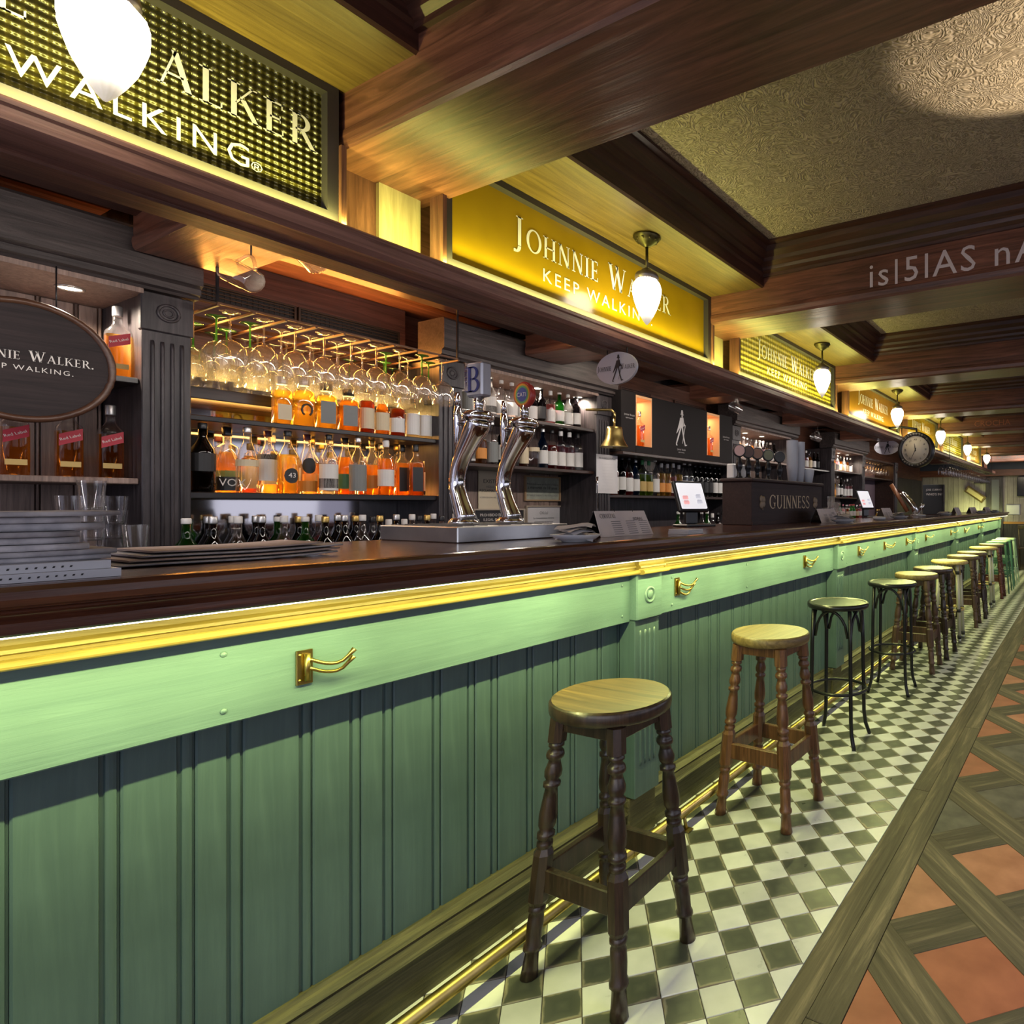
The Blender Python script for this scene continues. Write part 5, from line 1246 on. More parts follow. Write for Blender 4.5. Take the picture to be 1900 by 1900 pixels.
# bell
bx = -2.93; by, bz = YZ(1140, 830, bx)
bl = thing('brass_bell', 'brass bell hanging on a bracket from the dark pilaster', 'bell', (bx, by, bz))
k = 1.0; MB().lathe([(.098, 0), (.094, .006), (.080, .028), (.066, .055), (.058, .09), (.055, .125), (.050, .140), (.020, .146), (.008, .150)], 28, (bx, by, bz)).build('bell_body', BRASS_OLD, bl)
MB().lathe([(.012, -.008), (.014, .004), (.006, .012)], 10, (bx, by, bz)).build('clapper', BRASS_OLD, bl)
MB().tube([(bx, by, bz+.148), (bx, by, bz+.205)], .008, 8).build('hanger', BRASS_OLD, bl)
MB().tube([(bx, by, bz+.20), (bx, by, bz+.24), (bx-.02, by-.01, bz+.262), (bx-.06, by-.035, bz+.262), (XPI+.009, by-.11, bz+.262)], .010, 8).build('bracket', BRASS_OLD, bl)

# ================================================================== glass mugs hung from beams
def mug(x, y, z, tilt, label, zc=ZB):
    t = thing('glass_mug', label, 'mug', (x, y, zc), group='glass mugs hanging from the beams')
    R_ = Matrix.Translation((x, y, z)) @ tilt
    MB().lathe([(.036, -.055), (.040, -.050), (.040, .045), (.039, .055)], 12, M=R_, cap1=False).build('body', GLASS, t)
    MB().lathe([(.035, -.050), (.034, -.040)], 12, M=R_).build('base', GLASS, t)
    ap = [R_ @ Vector((.038+.038*sin(pi*i/8), 0, -.035+.07*i/8)) for i in range(9)]
    MB().tube(ap, .006, 8).build('handle', GLASS, t)
    hpt = R_ @ Vector((.078, 0, 0))
    MB().tube([hpt, (hpt.x, hpt.y, zc-.0005)], .0025, 6).build('hook', BLACKM, t)
def E(ax, ay, az): return Matrix.Rotation(az, 4, 'Z') @ Matrix.Rotation(ay, 4, 'Y') @ Matrix.Rotation(ax, 4, 'X')
def mugat(u, v, Y, tilt, lb):
    X, Z = XZ(u, v, Y); mug(X, Y, Z, tilt, lb)
mugat(448, 512, 1.03, E(0, radians(-65), .5), 'big glass mug hanging from the nearest beam')
mugat(570, 468, 1.05, E(.4, radians(-65), 1.6), 'glass mug half hidden under the header by the nearest beam')
mugat(1365, 757, 4.45, E(.3, radians(-80), 1.2), 'glass mug hanging in front of the niche behind the font')
mugat(1466, 757, 4.45, E(.3, radians(-80), .2), 'glass mug tucked up under the header')
mugat(1514, 812, 6.22, E(.2, radians(-75), .9), 'glass mug hanging over the plastic cups')
mugat(1599, 809, 7.99, E(.2, radians(-75), .9), 'glass mug hanging above the far small niche')

# ================================================================== things on the bar top
NEWS = noisy('newsprint', (.42, .41, .44), (.62, .60, .62), 40, .85, .1); NEWS2 = noisy('newsprint_dark', (.30, .29, .31), (.50, .48, .50), 30, .85, .1); KRAFT = noisy('brown_paper', (.40, .31, .28), (.54, .44, .40), 12, .85, .1)
random.seed(21)
def book(y0, y1, x0, x1, z0, z1, label):
    t = thing('magazine', label, 'magazine', ((x0+x1)/2, (y0+y1)/2, z0), group='white magazines under the newspapers')
    MB().box(x0+.003, x1-.002, y0+.003, y1-.003, z0+.0012, z1-.0012).build('pages', PAPER, t)
    c = MB(); c.box(x0, x1, y0, y1, z0, z0+.001); c.box(x0, x1, y0, y1, z1-.001, z1); c.box(x1-.0015, x1, y0, y1, z0+.001, z1-.001); c.build('cover', plain('magazine_cover', (.55, .56, .60), .35), t)
    ln = MB()
    for q in range(26):
        yy = y1-.04-q*.009; ln.poly([(x1+.0004, yy-.0055, z0+.0052), (x1+.0004, yy-.003, z0+.0052), (x1+.0004, yy-.002, z1-.0050), (x1+.0004, yy-.0045, z1-.0050)])
    ln.build('spine_print', INK, t, kind='stuff')
book(-.12, .395, -1.60, -1.395, ZT+.0005, ZT+.0135, 'lower white magazine at the bottom of the newspaper pile'); book(-.13, .385, -1.605, -1.402, ZT+.0139, ZT+.0270, 'upper white magazine just under the newspapers')
def paper_sheet(y0, y1, x0, x1, z, th, bend, mat):
    """folded paper with a softly wavy fold edge"""
    m = MB(); N = 14
    for i in range(N+1):
        s_ = i/N; y = y0+(y1-y0)*s_; dz = bend*(s_**3)+.0012*sin(16*y)*(1-th*0); xo = .006*sin(4*s_+z*90)
        for x, zz in ((x0+xo, 0), (x1+xo-.002, 0), (x1+xo, th*.5), (x1+xo-.002, th), (x0+xo, th)): m.v.append((x, y, z+zz+dz))
    for i in range(N):
        for k in range(5): k2 = (k+1) % 5; m.face((i*5+k, i*5+k2, (i+1)*5+k2, (i+1)*5+k), k in (1, 2))
    m.face((4, 3, 2, 1, 0)); m.face([N*5+k for k in range(5)]); return m
z = ZT+.0284; pos = ['bottom', 'second from the bottom', 'third from the bottom', 'fourth from the bottom', 'fourth from the top', 'third from the top', 'second from the top', 'top']
for i in range(8):
    th = random.uniform(.007, .012); y1 = .375+random.uniform(-.02, .035)
    paper_sheet(-.15+random.uniform(-.02, .02), y1, -1.66, -1.43+random.uniform(-.015, .015), z, th, -.0005 if i else 0, [NEWS, NEWS2][i % 3 == 1]).build('newspaper', [NEWS, NEWS2][i % 3 == 1], label='folded grey newspaper, %s of the pile at the left of the bar' % pos[i], cat='newspaper', group='pile of folded newspapers')
    z += th+.0009
z = ZT+.0024
for i in range(4):
    th = .0035; paper_sheet(.43+.02*i, .80+.012*i-(.05 if i == 3 else 0), -1.80+.01*i, -1.545-.012*i, z, th, .004, KRAFT if i % 2 else NEWS2).build('paper_placemat', KRAFT if i % 2 else NEWS2, label='%s brown paper placemat in the loose pile beside the newspapers' % ['lowest', 'second', 'third', 'topmost'][i], cat='placemat', group='loose pile of paper placemats'); z += th+.0034
# tumblers stacked behind the newspapers
def tumbler_proto():
    t = bpy.data.objects.new('tumbler', None); COL.objects.link(t)
    MB().lathe([(.0265, 0), (.028, .003), (.0345, .098), (.0348, .100)], 16, cap1=False).build('wall', GLASS, t, local=True); MB().lathe([(.025, .001), (.026, .012)], 16).build('thick_base', GLASS, t, local=True)
    return t
tp = tumbler_proto(); first = True
def put_tumbler(x, y, z, lb, grp='tumblers stacked on the bar'):
    global first
    o = tp if first else copy_tree(tp); first = False; o.location = (x, y, z); o.rotation_euler = (0, 0, random.random()*3); tag(o, lb, 'tumbler', grp)
gc = thing('glass_crate', 'low dark crate under the tumblers on the back counter', 'crate', (-2.98, .76, .9505))
MB().cbox(-3.09, -2.86, .60, .925, .9506, 1.135, .006).build('box', W_DARKY, gc)
for k_, (u, x, n_) in enumerate(((88, -2.93, 2), (128, -3.02, 3), (170, -2.93, 4), (212, -3.02, 3), (252, -2.91, 1))):
    for q in range(n_): put_tumbler(x, Yu(u, x), 1.1353+.050*q, 'clear tumbler, %s level of the %s nested stack behind the newspapers' % (['lowest', 'second', 'third', 'top'][q], ordn[k_]))
# beer taps
tr = thing('drip_tray', 'long brushed steel drip tray under the two chrome beer taps', 'drip tray', (-1.9, 1.40, ZT))
m = MB(); m.cbox(-2.10, -1.70, 1.213, 1.66, ZT+.0004, 1.236, .003); m.build('body', STEEL, tr)
for i in range(9): MB().box(-2.08, -1.72, 1.24+i*.045, 1.245+i*.045, 1.2365, 1.2385).build('grid_bar', plain('tray_dark', (.2, .2, .2), .4, .8), tr)
def tap(y, label, badge):
    x0 = -1.90; z0 = 1.2365
    t = thing('beer_tap', label, 'beer tap', (x0, y, z0), group='chrome swan-neck beer taps')
    MB().lathe([(.050, 0.0008), (.050, .008), (.042, .014), (.040, .02)], 24, (x0, y, z0+.002)).build('flange', CHROME, t)
    for i in range(4): MB().lathe([(.007, .010), (.007, .016), (0, .018)], 8, (x0+.044*cos(i*pi/2+.6), y+.044*sin(i*pi/2+.6), z0)).build('bolt', CHROME, t)
    # S-curved column in the X-Z plane
    P = []; Rr = []
    for i in range(25):
        s_ = i/24; z = z0+.012+.345*s_
        x = x0+.012-.055*max(0, sin(pi*s_*1.05))**1.2+.075*max(0, s_-.35)**1.1*1.4
        P.append((x, y, z)); Rr.append(.036-.012*sin(pi*min(1, s_*1.05))+.004*s_)
    m = MB(); m.tube(P, Rr, 18); m.build('column', CHROME, t)
    tx, tz = P[-1][0], P[-1][2]
    MB().lathe([(.040, 0), (.050, .010), (.052, .020), (.040, .034), (.012, .040)], 24, (tx-.004, y, tz-.008)).build('head', CHROME, t)
    # spout and lever towards the barman
    MB().tube([(tx-.03, y, tz-.004), (tx-.085, y, tz-.004), (tx-.11, y, tz-.010)], [.012, .010, .011], 10).build('spout_arm', CHROME, t)
    MB().tube([(tx-.11, y, tz+.055), (tx-.11, y, tz+.02), (tx-.11, y, tz-.03), (tx-.114, y, tz-.05), (tx-.116, y, tz-.115)], [.010, .014, .013, .009, .008], 12).build('spout', CHROME, t)
    MB().tube([(tx-.11, y, tz+.055), (tx-.112, y, tz+.10)], [.011, .007], 10).build('lever', CHROME, t)
    MB().tube([(tx, y, tz+.03), (tx, y, tz+.075)], [.013, .017], 10).build('badge_stem', CHROME, t)
    zb = tz+.075
    if badge == 'B':
        bb = MB().cbox(tx-.040, tx+.040, y-.020, y+.020, zb, zb+.115, .006).build('badge', plain('badge_steel', (.50, .50, .55), .3, .5), t)
        letters('lettering', [[(a*1.0, b) for a, b in p] for p in serif_text('B', .085, 1.15)[0]], (tx+.002, y-.0205, zb+.015), XD, ZD, plain('badge_navy', (.03, .04, .16), .3), bb); letters('lettering', serif_text('BUDWEISER', .014, .8)[0], (tx-.030, y-.0205, zb+.058), ZD, -XD, plain('badge_navy', (.03, .04, .16), .3), bb)
    else:
        q = Matrix.Translation((tx, y, zb+.038)) @ Matrix.Rotation(pi/2, 4, 'X')
        bb = MB().lathe([(.044, -.012), (.048, -.006), (.048, .006), (.044, .012)], 28, M=q).build('badge', plain('badge_red', (.42, .04, .03), .3), t)
        for r, c in ((.040, (.70, .30, .04)), (.033, (.15, .35, .12)), (.026, (.08, .10, .30))):
            MB().lathe([(r, .0122+(.04-r)*.02), (0, .0125+(.04-r)*.02)], 28, M=q, cap0=False).build('badge_ring', plain('ring_%d' % (r*1000), c, .3), bb)
        letters('lettering', sans('CATI', .022), (tx, y-.0135, zb+.030), XD, ZD, WHITE, bb)
tap(1.38, 'chrome swan-neck beer tap with square blue B badge', 'B'); tap(1.57, 'chrome swan-neck beer tap with round rainbow badge', 'o')

# plates with napkins, table-tent menus
PORC = plain('white_porcelain', (.66, .68, .72), .2); NAP = noisy('napkin', (.55, .53, .54), (.66, .64, .64), 25, .85, .2)
def plate(x, y, label, r=.078, wedges=3):
    t = thing('napkin_dish', label, 'dish', (x, y, ZT), group='white dishes of paper napkins on the bar')
    MB().lathe([(r*.55, .0005), (r*.58, .004), (r*.8, .010), (r, .022), (r*1.01, .024), (r*.97, .024), (r*.75, .013), (0, .011)], 32, (x, y, ZT)).build('dish', PORC, t)
    rs = random.Random(int(x*1000+y*77))
    for i in range(wedges):
        a = rs.uniform(0, 6.28) if i else .6; m = MB(); c = Vector((x, y, ZT+.014+.011*i))
        pts = [(-.8, -.62), (.82, -.55), (.75, .62), (-.7, .66)]; N = 6
        for j in range(N+1):
            for k2 in range(N+1):
                fx, fy = j/N, k2/N
                p0 = Vector(pts[0]).lerp(Vector(pts[1]), fx); p1 = Vector(pts[3]).lerp(Vector(pts[2]), fx); p = p0.lerp(p1, fy)*r*.92; ca, sa = cos(a), sin(a)
                m.v.append((c.x+p.x*ca-p.y*sa, c.y+p.x*sa+p.y*ca, c.z+.006*sin(fx*5+i)+.014*(1-((fx-.5)**2+(fy-.5)**2)*3)))
        for j in range(N):
            for k2 in range(N): m.face((j*(N+1)+k2, (j+1)*(N+1)+k2, (j+1)*(N+1)+k2+1, j*(N+1)+k2+1), True)
        m.build('napkin', NAP, t)
    return t
MENU = noisy('menu_card', (.62, .54, .53), (.72, .64, .62), 8, .7, 0)
def menu(x, y, wy, label, t1=None, t2=None, h=.095):
    """table tent: two cards leaning together, printed side to the customers"""
    t = thing('menu_stand', label, 'menu', (x, y, ZT), group='table-tent menus on the bar')
    z0 = ZT+.0006; dx = .045
    for s_ in (1, -1):
        m = MB(); m.v = [(x+s_*dx, y-wy, z0), (x+s_*dx, y+wy, z0), (x+s_*.003, y+wy*.94, z0+h), (x+s_*.003, y-wy*.94, z0+h)]
        m.v += [(a-s_*.0035, b, c) for a, b, c in m.v]; m.face((0, 1, 2, 3)); m.face((7, 6, 5, 4))
        for i in range(4): m.face((i, (i+1) % 4, 4+(i+1) % 4, 4+i))
        m.build('card' if s_ > 0 else 'back_card', MENU if s_ > 0 else BLACK, t)
    o = Vector((x+dx, y, z0)); up = Vector((-(dx-.003), 0, h)).normalized(); ln = MB(); nrm = YD.cross(up)
    for c in (-.5, 0.05, .55):
        for q in range(7):
            p = o+YD*(c*wy)+up*(h*.62-q*.0085)+nrm*.0012; L = .035*wy/.1
            ln.poly([p, p+YD*L, p+YD*L+up*.0025, p+up*.0025])
    ln.build('small_print', plain('grey_print', (.22, .20, .2), .7), t, kind='stuff')
    if t1: letters('lettering', serif_text(t1, .017, .75)[0], o+YD*(-wy*.55)+up*h*.78, YD, up, INK, t)
    if t2: letters('lettering', sans(t2, .018), o+YD*(wy*.55)+up*h*.66, YD, up, INK, t)
    for c in (-.25, .45): MB().torus((x, y+c*wy, z0+h), .006, .001, 12, 5, Matrix.Rotation(pi/2, 3, 'X')).build('ring', BLACKM, t)
plate(-1.445, 1.445, 'white dish of folded napkins in front of the chrome taps', .078, 4)
menu(-1.60, 1.83, .150, 'table-tent menu reading CERVEZAS and SIDRAS beside the napkin dish', 'CERVEZAS', 'SIDRAS')
plate(-1.47, 3.93, 'white dish of napkins in front of the beer font box', .085, 4); menu(-1.62, 3.98, .17, 'table-tent menu behind the dish at the beer font box', None, 'TAPAS')
plate(-1.50, 5.45, 'white dish of napkins beyond the beer font box', .085, 4); menu(-1.66, 5.56, .15, 'table-tent menu beyond the beer font box')
plate(-1.55, 7.72, 'white dish of napkins before the chalkboard', .09, 3); menu(-1.52, 8.30, .17, 'table-tent menu before the chalkboard')
plate(-1.47, 10.1, 'white dish of napkins past the chalkboard', .09, 3); menu(-1.62, 10.2, .30, 'long table-tent menu past the chalkboard')
plate(-1.47, 11.7, 'white dish of napkins at the far end of the bar', .09, 3); menu(-1.62, 11.8, .33, 'farthest table-tent menu on the bar')
MB().lathe([(.035, .0005), (.05, .006), (.055, .018), (.050, .026), (.02, .030), (0, .031)], 24, (-1.50, 4.85, ZT)).build('round_dish', PORC, label='small white upturned dish between two napkin dishes', cat='dish')
# receipts pad right of the menu
for i in range(3): MB().box(-1.52, -1.42, 2.03+.002*i, 2.14-.002*i, ZT+.0006+.0065*i, ZT+.0062+.0065*i).build('note_pad', PAPER, label='%s white paper pad in the small stack beside the menu' % ['bottom', 'middle', 'top'][i], cat='note pad', group='stack of paper pads')
# point-of-sale screens
def pos(x, y, w_, h_, tilt, label, z=ZT, rz=0):
    t = thing('till_screen', label, 'till screen', (x, y, z))
    M_ = Matrix.Translation((x, y, z)) @ Matrix.Rotation(rz, 4, 'Z')
    def add(nm, bx_, mat, R_=None):
        m = MB(); m.cbox(*bx_, .004); q = M_ @ R_ if R_ else M_; m.v = [tuple(q @ Vector(v)) for v in m.v]; m.build(nm, mat, t)
    add('base', (-.08, .06, -.10, .10, .0006, .014), BLACK); add('stand', (-.055, -.03, -.04, .04, .0145, .16), BLACK)
    R_ = Matrix.Translation((-.02, 0, .10)) @ Matrix.Rotation(-tilt, 4, 'Y')
    add('casing', (-.012, .012, -w_/2, w_/2, -.02, h_), BLACK, R_)
    add('display', (.0122, .0130, -w_/2+.012, w_/2-.012, -.008, h_-.012) if False else (.0115, .0145, -w_/2+.014, w_/2-.014, -.006, h_-.014), plain('screen_glow', (.5, .5, .52), .2, emit=(.80, .78, .82), es=.75), R_)
    pnk = plain('screen_pink', (.7, .3, .3), .3, emit=(.8, .45, .45), es=.6)
    for i, (a, b) in enumerate(((-.25, .30), (-.25, .12), (.2, .35), (.2, .15))): add('screen_icon', (.0148, .0152, a*w_-.015, a*w_+.02, b*h_, b*h_+.022), pnk if i < 2 else plain('screen_grey', (.5, .5, .55), .3, emit=(.55, .55, .62), es=.6), R_)
pos(-1.93, 2.83, .20, .165, radians(24), 'till screen with white display behind the SIDRAS menu', rz=-.35)
pos(-1.95, 5.95, .20, .19, radians(24), 'till screen with white display beyond the beer font box', rz=-.35)
# beer font box
gx0, gx1, gy0, gy1, gz = -1.96, -1.755, 3.16, 4.24, 1.468
gb = thing('beer_font_box', 'dark wooden beer font box with carved gold GUINNESS lettering', 'beer font', ((gx0+gx1)/2, (gy0+gy1)/2, ZT))
W_FONT = wood('font_box_wood', (.020, .008, .008), (.048, .022, .020), 'y', .6, 1.0, .1)
MB().cbox(gx0, gx1, gy0, gy1, ZT+.0005, gz-.022, .003).build('body', W_FONT, gb); MB().cbox(gx0-.012, gx1+.014, gy0-.012, gy1+.014, gz-.0215, gz, .006).build('lid', W_FONT, gb); MB().box(gx1, gx1+.006, gy0, gy1, ZT+.0006, ZT+.02).build('base_strip', W_FONT, gb)
GOLDL = plain('gold_letter', (.72, .56, .36), .45); DIML = plain('carved_clover', (.30, .22, .15), .5)
q, ww = serif_text('GUINNESS', .085, .60, .03); ysc = (Yu(1502, gx1)-Yu(1427, gx1))/ww; yc_ = (Yu(1427, gx1)+Yu(1502, gx1))/2
letters('lettering', [[(a*ysc, b) for a, b in p] for p in q], (gx1, yc_, 1.285), YD, ZD, GOLDL, gb, .002)
for yy in (Yu(1414, gx1), Yu(1512, gx1)):
    for i in range(4):
        a = radians(90+90*i if i else 90); c = Vector((gx1+.002, yy+.020*cos(radians(30+100*i)), 1.325+.024*sin(radians(30+100*i))))
        MB().lathe([(.024, 0), (.016, .004), (0, .005)], 12, M=Matrix.Translation(c) @ Matrix.Rotation(pi/2, 4, 'Y')).build('clover_leaf', DIML, gb)
    MB().tube([(gx1+.002, yy, 1.32), (gx1+.002, yy+.006, 1.275)], .004, 6).build('clover_stem', DIML, gb)
def font_handle(y, label, col):
    x = -1.865; t = thing('tap_handle', label, 'tap handle', (x, y, gz), group='tap handles on the beer font box')
    MB().lathe([(.022, .0005), (.022, .010), (.014, .016), (.012, .045), (.020, .065), (.022, .085), (.014, .11), (.010, .135)], 14, (x, y, gz)).build('handle', BLACKM, t)
    q = Matrix.Translation((x, y, gz+.165)) @ Matrix.Rotation(pi/2-.5, 4, 'X') @ Matrix.Rotation(0, 4, 'Z')
    q = Matrix.Translation((x, y, gz+.168)) @ Matrix.Rotation(.75, 4, 'Z') @ Matrix.Rotation(pi/2, 4, 'X')
    b = MB().lathe([(.036, -.012), (.040, -.006), (.040, .008), (.036, .013)], 24, M=q).build('badge', BLACK, t); MB().lathe([(.032, .0132), (0, .0136)], 24, M=q, cap0=False).build('badge_face', plain('badge_face_%d' % (y*100), col, .35), b)
    return t
for u, c, lb in ((1338, (.55, .35, .32), 'leftmost tap handle with pale red badge'), (1368, (.10, .06, .05), 'tap handle with dark badge beside the napkin holder'), (1396, (.22, .12, .08), 'tap handle with brown badge, middle of the font box'), (1423, (.14, .15, .09), 'tap handle with olive badge on the font box'), (1446, (.03, .03, .03), 'rightmost tap handle with black badge')):
    font_handle({1338: 3.20, 1368: 3.31, 1396: 3.43, 1423: 3.58}.get(u, Yu(u, -1.865)), lb, c)
MB().cbox(-1.955, -1.905, 3.20, 3.42, gz+.0006, gz+.092, .006).build('napkin_holder', plain('white_plastic', (.70, .68, .66), .4), label='white napkin holder on the beer font box', cat='napkin holder')
PLC = plain('frosted_plastic', (.66, .69, .75), .35)
for k2, (u, n_) in enumerate(((1470, 14), (1483, 14))):
    y = Yu(u, -1.87)
    for i in range(n_): MB().lathe([(.030, 0), (.042, .110), (.044, .112)], 14, (-1.87 - .045*k2*0, y, gz+.0006+i*.0145), cap1=False).build('plastic_cup', PLC, label='frosted plastic cup, %s from the bottom of the %s stack' % (ordn[i], ['left', 'right'][k2]), cat='cup', group='stacks of plastic cups on the font box')
MB().lathe([(.028, .0006), (.045, .10), (.046, .102)], 14, (-1.83, Yu(1500, -1.83), gz), cap1=False).build('plastic_cup', PLC, label='single crumpled plastic cup beside the tall cup stacks', cat='cup')
for i, (u, lv) in enumerate(((1530, 0), (1542, 0), (1542, 1), (1542, 2), (1553, 0), (1553, 1), (1564, 0))): put_tumbler(-2.0, Yu(u, -2.0), ZT+.0003+lv*.05, 'clear tumbler right of the beer font box, %s of the stack' % ordn[i], 'tumblers right of the beer font box')
# notices and frames under the niche shelf
def framed(u0, v0, u1, v1, label, fcol, pcol, lines, x=-3.466, name='framed_notice'):
    ya, za = YZ(u0, v0, x); yb, zb = YZ(u1, v1, x); z1, z0 = max(za, zb), min(za, zb)
    t = thing(name, label, 'notice', (x, (ya+yb)/2, z0)); f = .010 if fcol else 0
    if fcol:
        fm = plain('frame_%d%d' % (fcol[0]*100, fcol[1]*100), fcol, .4)
        for b in ((ya, yb, z0, z0+f), (ya, yb, z1-f, z1), (ya, ya+f, z0+f, z1-f), (yb-f, yb, z0+f, z1-f)): MB().box(x, x+.016, *b).build('frame', fm, t)
    MB().box(x, x+.004, ya+f, yb-f, z0+f, z1-f).build('sheet', pcol, t); hh = (z1-z0-2*f)
    for txt, fy, s_, mt in lines:
        p = sans(txt, 1); wd = max(a for q in p for a, b in q)-min(a for q in p for a, b in q); s_ = min(s_, (yb-ya-2*f)*.92/wd)
        letters('lettering', [[(a*s_, b*s_) for a, b in q] for q in p], (x+.004, (ya+yb)/2, z0+f+hh*fy), YD, ZD, mt, t)
    return t
GI = plain('grey_ink', (.16, .15, .15), .6)
framed(887, 870, 936, 945, 'cream paper notice headed EXISTEN between the two taps', None, CREAM, [('EXISTEN', .66, .035, INK), ('HOJAS DE', .54, .02, GI), ('RECLAMACIONES', .44, .03, INK), ('A DISPOSICION DEL CLIENTE', .28, .02, GI)])
framed(876, 944, 972, 980, 'black sign in pale frame about forbidden drugs behind the taps', (.50, .42, .33), INK, [('PROHIBIDO EL CONSUMO', .66, .025, WHITE), ('ILEGAL O EL TRAFICO', .40, .025, WHITE), ('DE DROGAS TOXICAS', .12, .025, WHITE)])
framed(972, 882, 1038, 930, 'wood-framed notice about alcohol and tobacco right of the taps', (.40, .26, .14), noisy('green_certificate', (.30, .32, .26), (.38, .40, .32), 30, .7, 0), [('Prohibida la venta de Alcohol y Tabaco', .66, .03, INK), ('a menores de 18 anos', .48, .03, INK), ('ESTABLECIMIENTO AUTORIZADO', .15, .02, GI)])
framed(974, 938, 1040, 976, 'pale grey certificate in a thin frame low right of the taps', (.42, .34, .26), PAPER, [('Oficial', .6, .03, GI), ('La consumicion minima', .35, .02, INK), ('obligatoria en terraza', .15, .02, INK)])
framed(1044, 884, 1092, 958, 'grey framed price list under the niche shelf', (.06, .055, .05), noisy('grey_sheet', (.38, .38, .36), (.46, .46, .44), 12, .7, 0), [('LISTA DE PRECIOS', .85, .02, GI), ('_____________', .65, .02, GI), ('_____________', .45, .02, GI)])
nt = framed(1106, 842, 1145, 916, 'white printed notice sheet hanging by the bell', None, PAPER, [('PROHIBIDO FUMAR', .88, .02, INK)]+[('. . . . . . . . . . . . . .', .75-.08*i, .016, GI) for i in range(9)], x=XPI+.014, name='notice_sheet')
# steel shaker hanging under it
sx = -2.95; sy, sz = YZ(1112, 955, sx)
sk = thing('steel_shaker', 'steel cocktail shaker with a long bar spoon on the back counter', 'shaker', (sx, sy, .95))
MB().lathe([(.034, .0005), (.036, .01), (.045, .31), (.046, .313)], 20, (sx, sy, .95), cap1=False).build('cup', STEEL, sk); MB().tube([(sx, sy, .97), (sx, sy-.02, 1.44), (sx, sy-.022, 1.50)], [.004, .004, .011], 8).build('spoon', CHROME, sk)
# small wall clock under the light boxes
cx_ = -3.33; cy_, cz_ = YZ(1200, 858, cx_); wc = thing('wall_clock', 'small round cream-faced clock under the black light boxes', 'clock', (cx_, cy_, cz_)); q = Matrix.Translation((cx_, cy_, cz_)) @ Matrix.Rotation(pi/2, 4, 'Y')
MB().lathe([(.095, -.13), (.095, .02), (.085, .03)], 28, M=q).build('case', BLACK, wc); MB().lathe([(.080, .031), (0, .0315)], 28, M=q, cap0=False).build('dial', plain('dial_cream', (.66, .63, .54), .4), wc)
for i in range(12): a = 2*pi*i/12; MB().box(cx_+.0325, cx_+.0335, cy_+.066*cos(a)-.003, cy_+.066*cos(a)+.003, cz_+.066*sin(a)-.003, cz_+.066*sin(a)+.003).build('hour_mark', INK, wc)
for a, L in ((.9, .045), (2.4, .06)): MB().tube([(cx_+.034, cy_, cz_), (cx_+.034, cy_+L*cos(a), cz_+L*sin(a))], .002, 5).build('hand', INK, wc)

# ================================================================== far end of the bar
cb = thing('chalkboard', 'chalkboard reading JOSE CUERVO WHO\'S IN? standing on the far bar', 'chalkboard', (-1.86, 7.9, ZT))
xa, za = XZ(1712, 945, 8.35); xb, zb_ = XZ(1749, 899, 8.35)
MB().cbox(xa, xb, 8.35, 8.38, ZT+.0006, zb_, .004).build('board', plain('chalk_slate', (.028, .032, .038), .6), cb); MB().cbox(xb+.0005, xb+.02, 8.34, 8.39, ZT+.0006, zb_, .003).build('edge_post', W_DARK, cb)
MB().cbox(xa, xb, 8.3805, 8.50, ZT+.0006, ZT+.03, .003).build('foot', W_DARK, cb)
for tx, fz, s_ in (('JOSE CUERVO', .80, .055), ("WHO'S IN?", .64, .06)):
    p = sans(tx, 1); wd = max(a for q_ in p for a, b in q_)-min(a for q_ in p for a, b in q_); s_ = min(s_, (xb-xa)*.8/wd); letters('lettering', [[(a*s_, b*s_) for a, b in q_] for q_ in p], ((xa+xb)/2+.02, 8.35, ZT+(zb_-ZT)*fz), XD, ZD, WHITE, cb)
# slanted wooden tap pillar and chrome curve before the chalkboard
ft = thing('beer_font_arch', 'slanted copper-brown beer font with curved chrome arm before the chalkboard', 'beer font', (-1.80, 7.0, ZT))
MB().lathe([(.09, .0005), (.09, .012), (.07, .018)], 24, (-1.74, 7.15, ZT)).build('base', STEEL, ft)
MB().tube([(-1.76, 7.15, ZT+.015), (-1.80, 7.15, ZT+.12), (-1.90, 7.15, ZT+.24), (-2.02, 7.15, ZT+.30)], [.040, .036, .032, .028], 12).build('chrome_arm', CHROME, ft)
MB().tube([(-1.86, 7.13, ZT+.05), (-2.06, 7.13, ZT+.37)], .026, 8).build('wooden_post', wood('copper_wood', (.22, .08, .03), (.42, .18, .08), 'z', .3), ft)
for i in range(2): MB().tube([(-1.72, 7.08+i*.1, ZT+.02), (-1.70, 7.08+i*.1, ZT+.10), (-1.68, 7.08+i*.1, ZT+.14)], [.012, .014, .010], 10).build('spout', CHROME, ft)
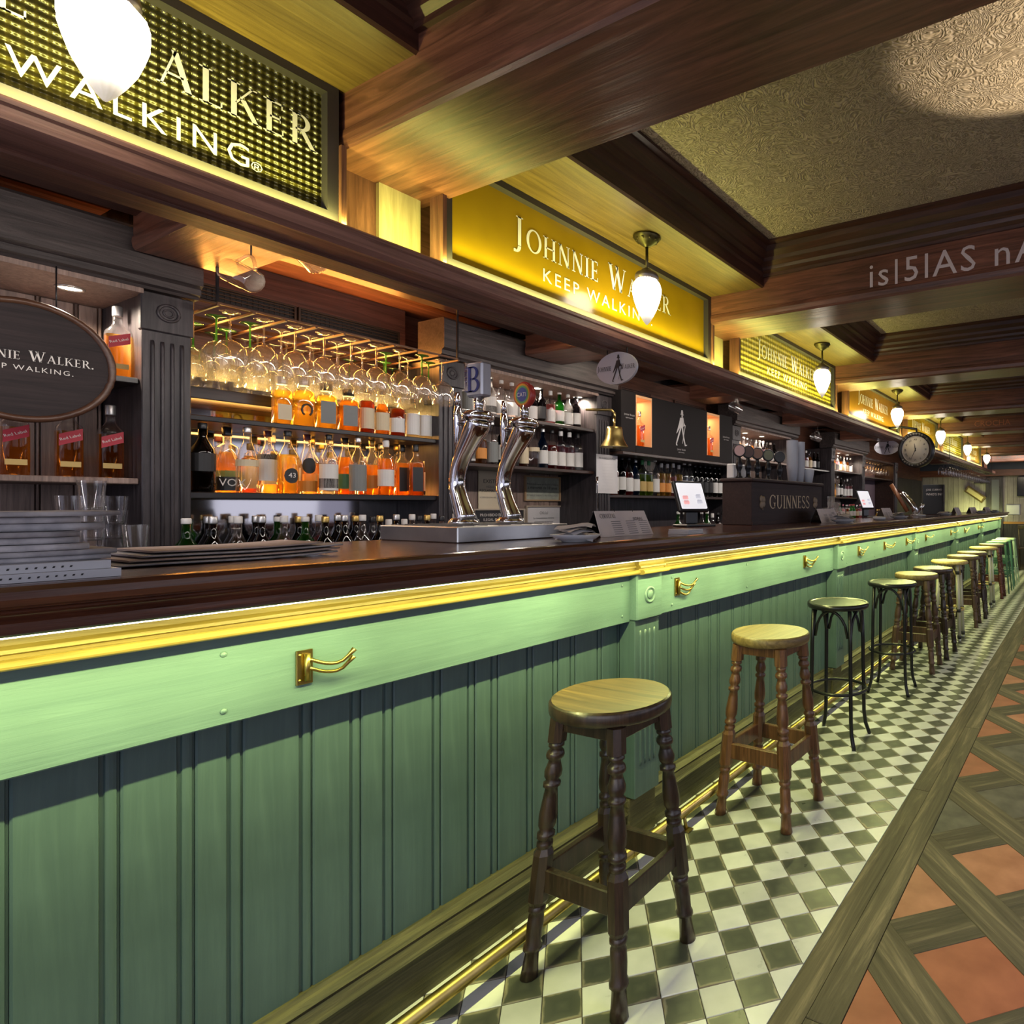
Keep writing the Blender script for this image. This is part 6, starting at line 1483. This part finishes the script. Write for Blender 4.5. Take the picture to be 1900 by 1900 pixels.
# tilted gilt-framed mirror and small shelf on the far wall, dark bracketed bottle over the rack
mx_, mz_ = XZ(1809, 917, 14.6); R_ = Matrix.Translation((mx_, 14.60, mz_)) @ Matrix.Rotation(radians(35), 4, 'Y')
fm = thing('tilted_tray', 'tilted gilt-framed long panel on the pale far wall', 'wall panel', (mx_, 14.6, mz_))
def tb_(nm, b, mat):
    m = MB().cbox(*b, .004); m.v = [tuple(R_ @ Vector(v)) for v in m.v]; m.build(nm, mat, fm)
tb_('frame', (-.24, .24, .0, .05, -.085, .085), BRASS_OLD); tb_('panel', (-.20, .20, -.006, -.0005, -.05, .05), plain('gilt_panel', (.50, .40, .20), .4))
MB().tube([(mx_, 14.66, mz_), (mx_, 14.687, mz_)], .02, 8).build('fixing', BLACKM, fm)
sx_, sz_ = XZ(1819, 896, 14.6); MB().cbox(sx_-.14, sx_+.14, 14.56, 14.687, sz_-.012, sz_+.012, .003).build('wall_shelf', W_DARK, label='short dark shelf on the far wall above the tilted panel', cat='shelf')
area('far_wall_glow', (-2.2, 14.2, 1.1), (radians(100), 0, 0), .8, .05, 8, (.9, 1, .35))
# glass cabinet at the end of the back bar
cab = thing('glass_cabinet', 'tall wooden cabinet with hanging glasses at the end of the back bar', 'cabinet', (-3.2, 10.1, .951))
MB().box(-3.48, -3.12, 9.265, 9.30, .952, 2.08).build('side', W_SHELF, cab); MB().box(-3.48, -3.12, 10.95, 10.99, .952, 2.08).build('side', W_SHELF, cab); MB().box(-3.48, -3.12, 9.301, 10.949, 2.05, 2.08).build('top', W_SHELF, cab); MB().box(-3.484, -3.47, 9.301, 10.949, .952, 2.0495).build('back_panel', plain('mauve_panel', (.14, .10, .12), .5), cab)
MB().box(-3.46, -3.14, 9.301, 10.949, 1.76, 1.78).build('shelf_board', W_SHELF, cab)
for r in range(2):
    for c in range(10):
        o = copy_tree(pf, (-3.2-.12*r, 9.42+c*.155, 2.0495), 0, 'upside-down wine glass inside the far wooden cabinet', 'wine glasses in the far cabinet'); o['category'] = 'wine glass'
area('cabinet_glow', (-3.3, 10.1, 2.045), (0, 0, 0), .1, 1.4, 3, (1, .5, .15))
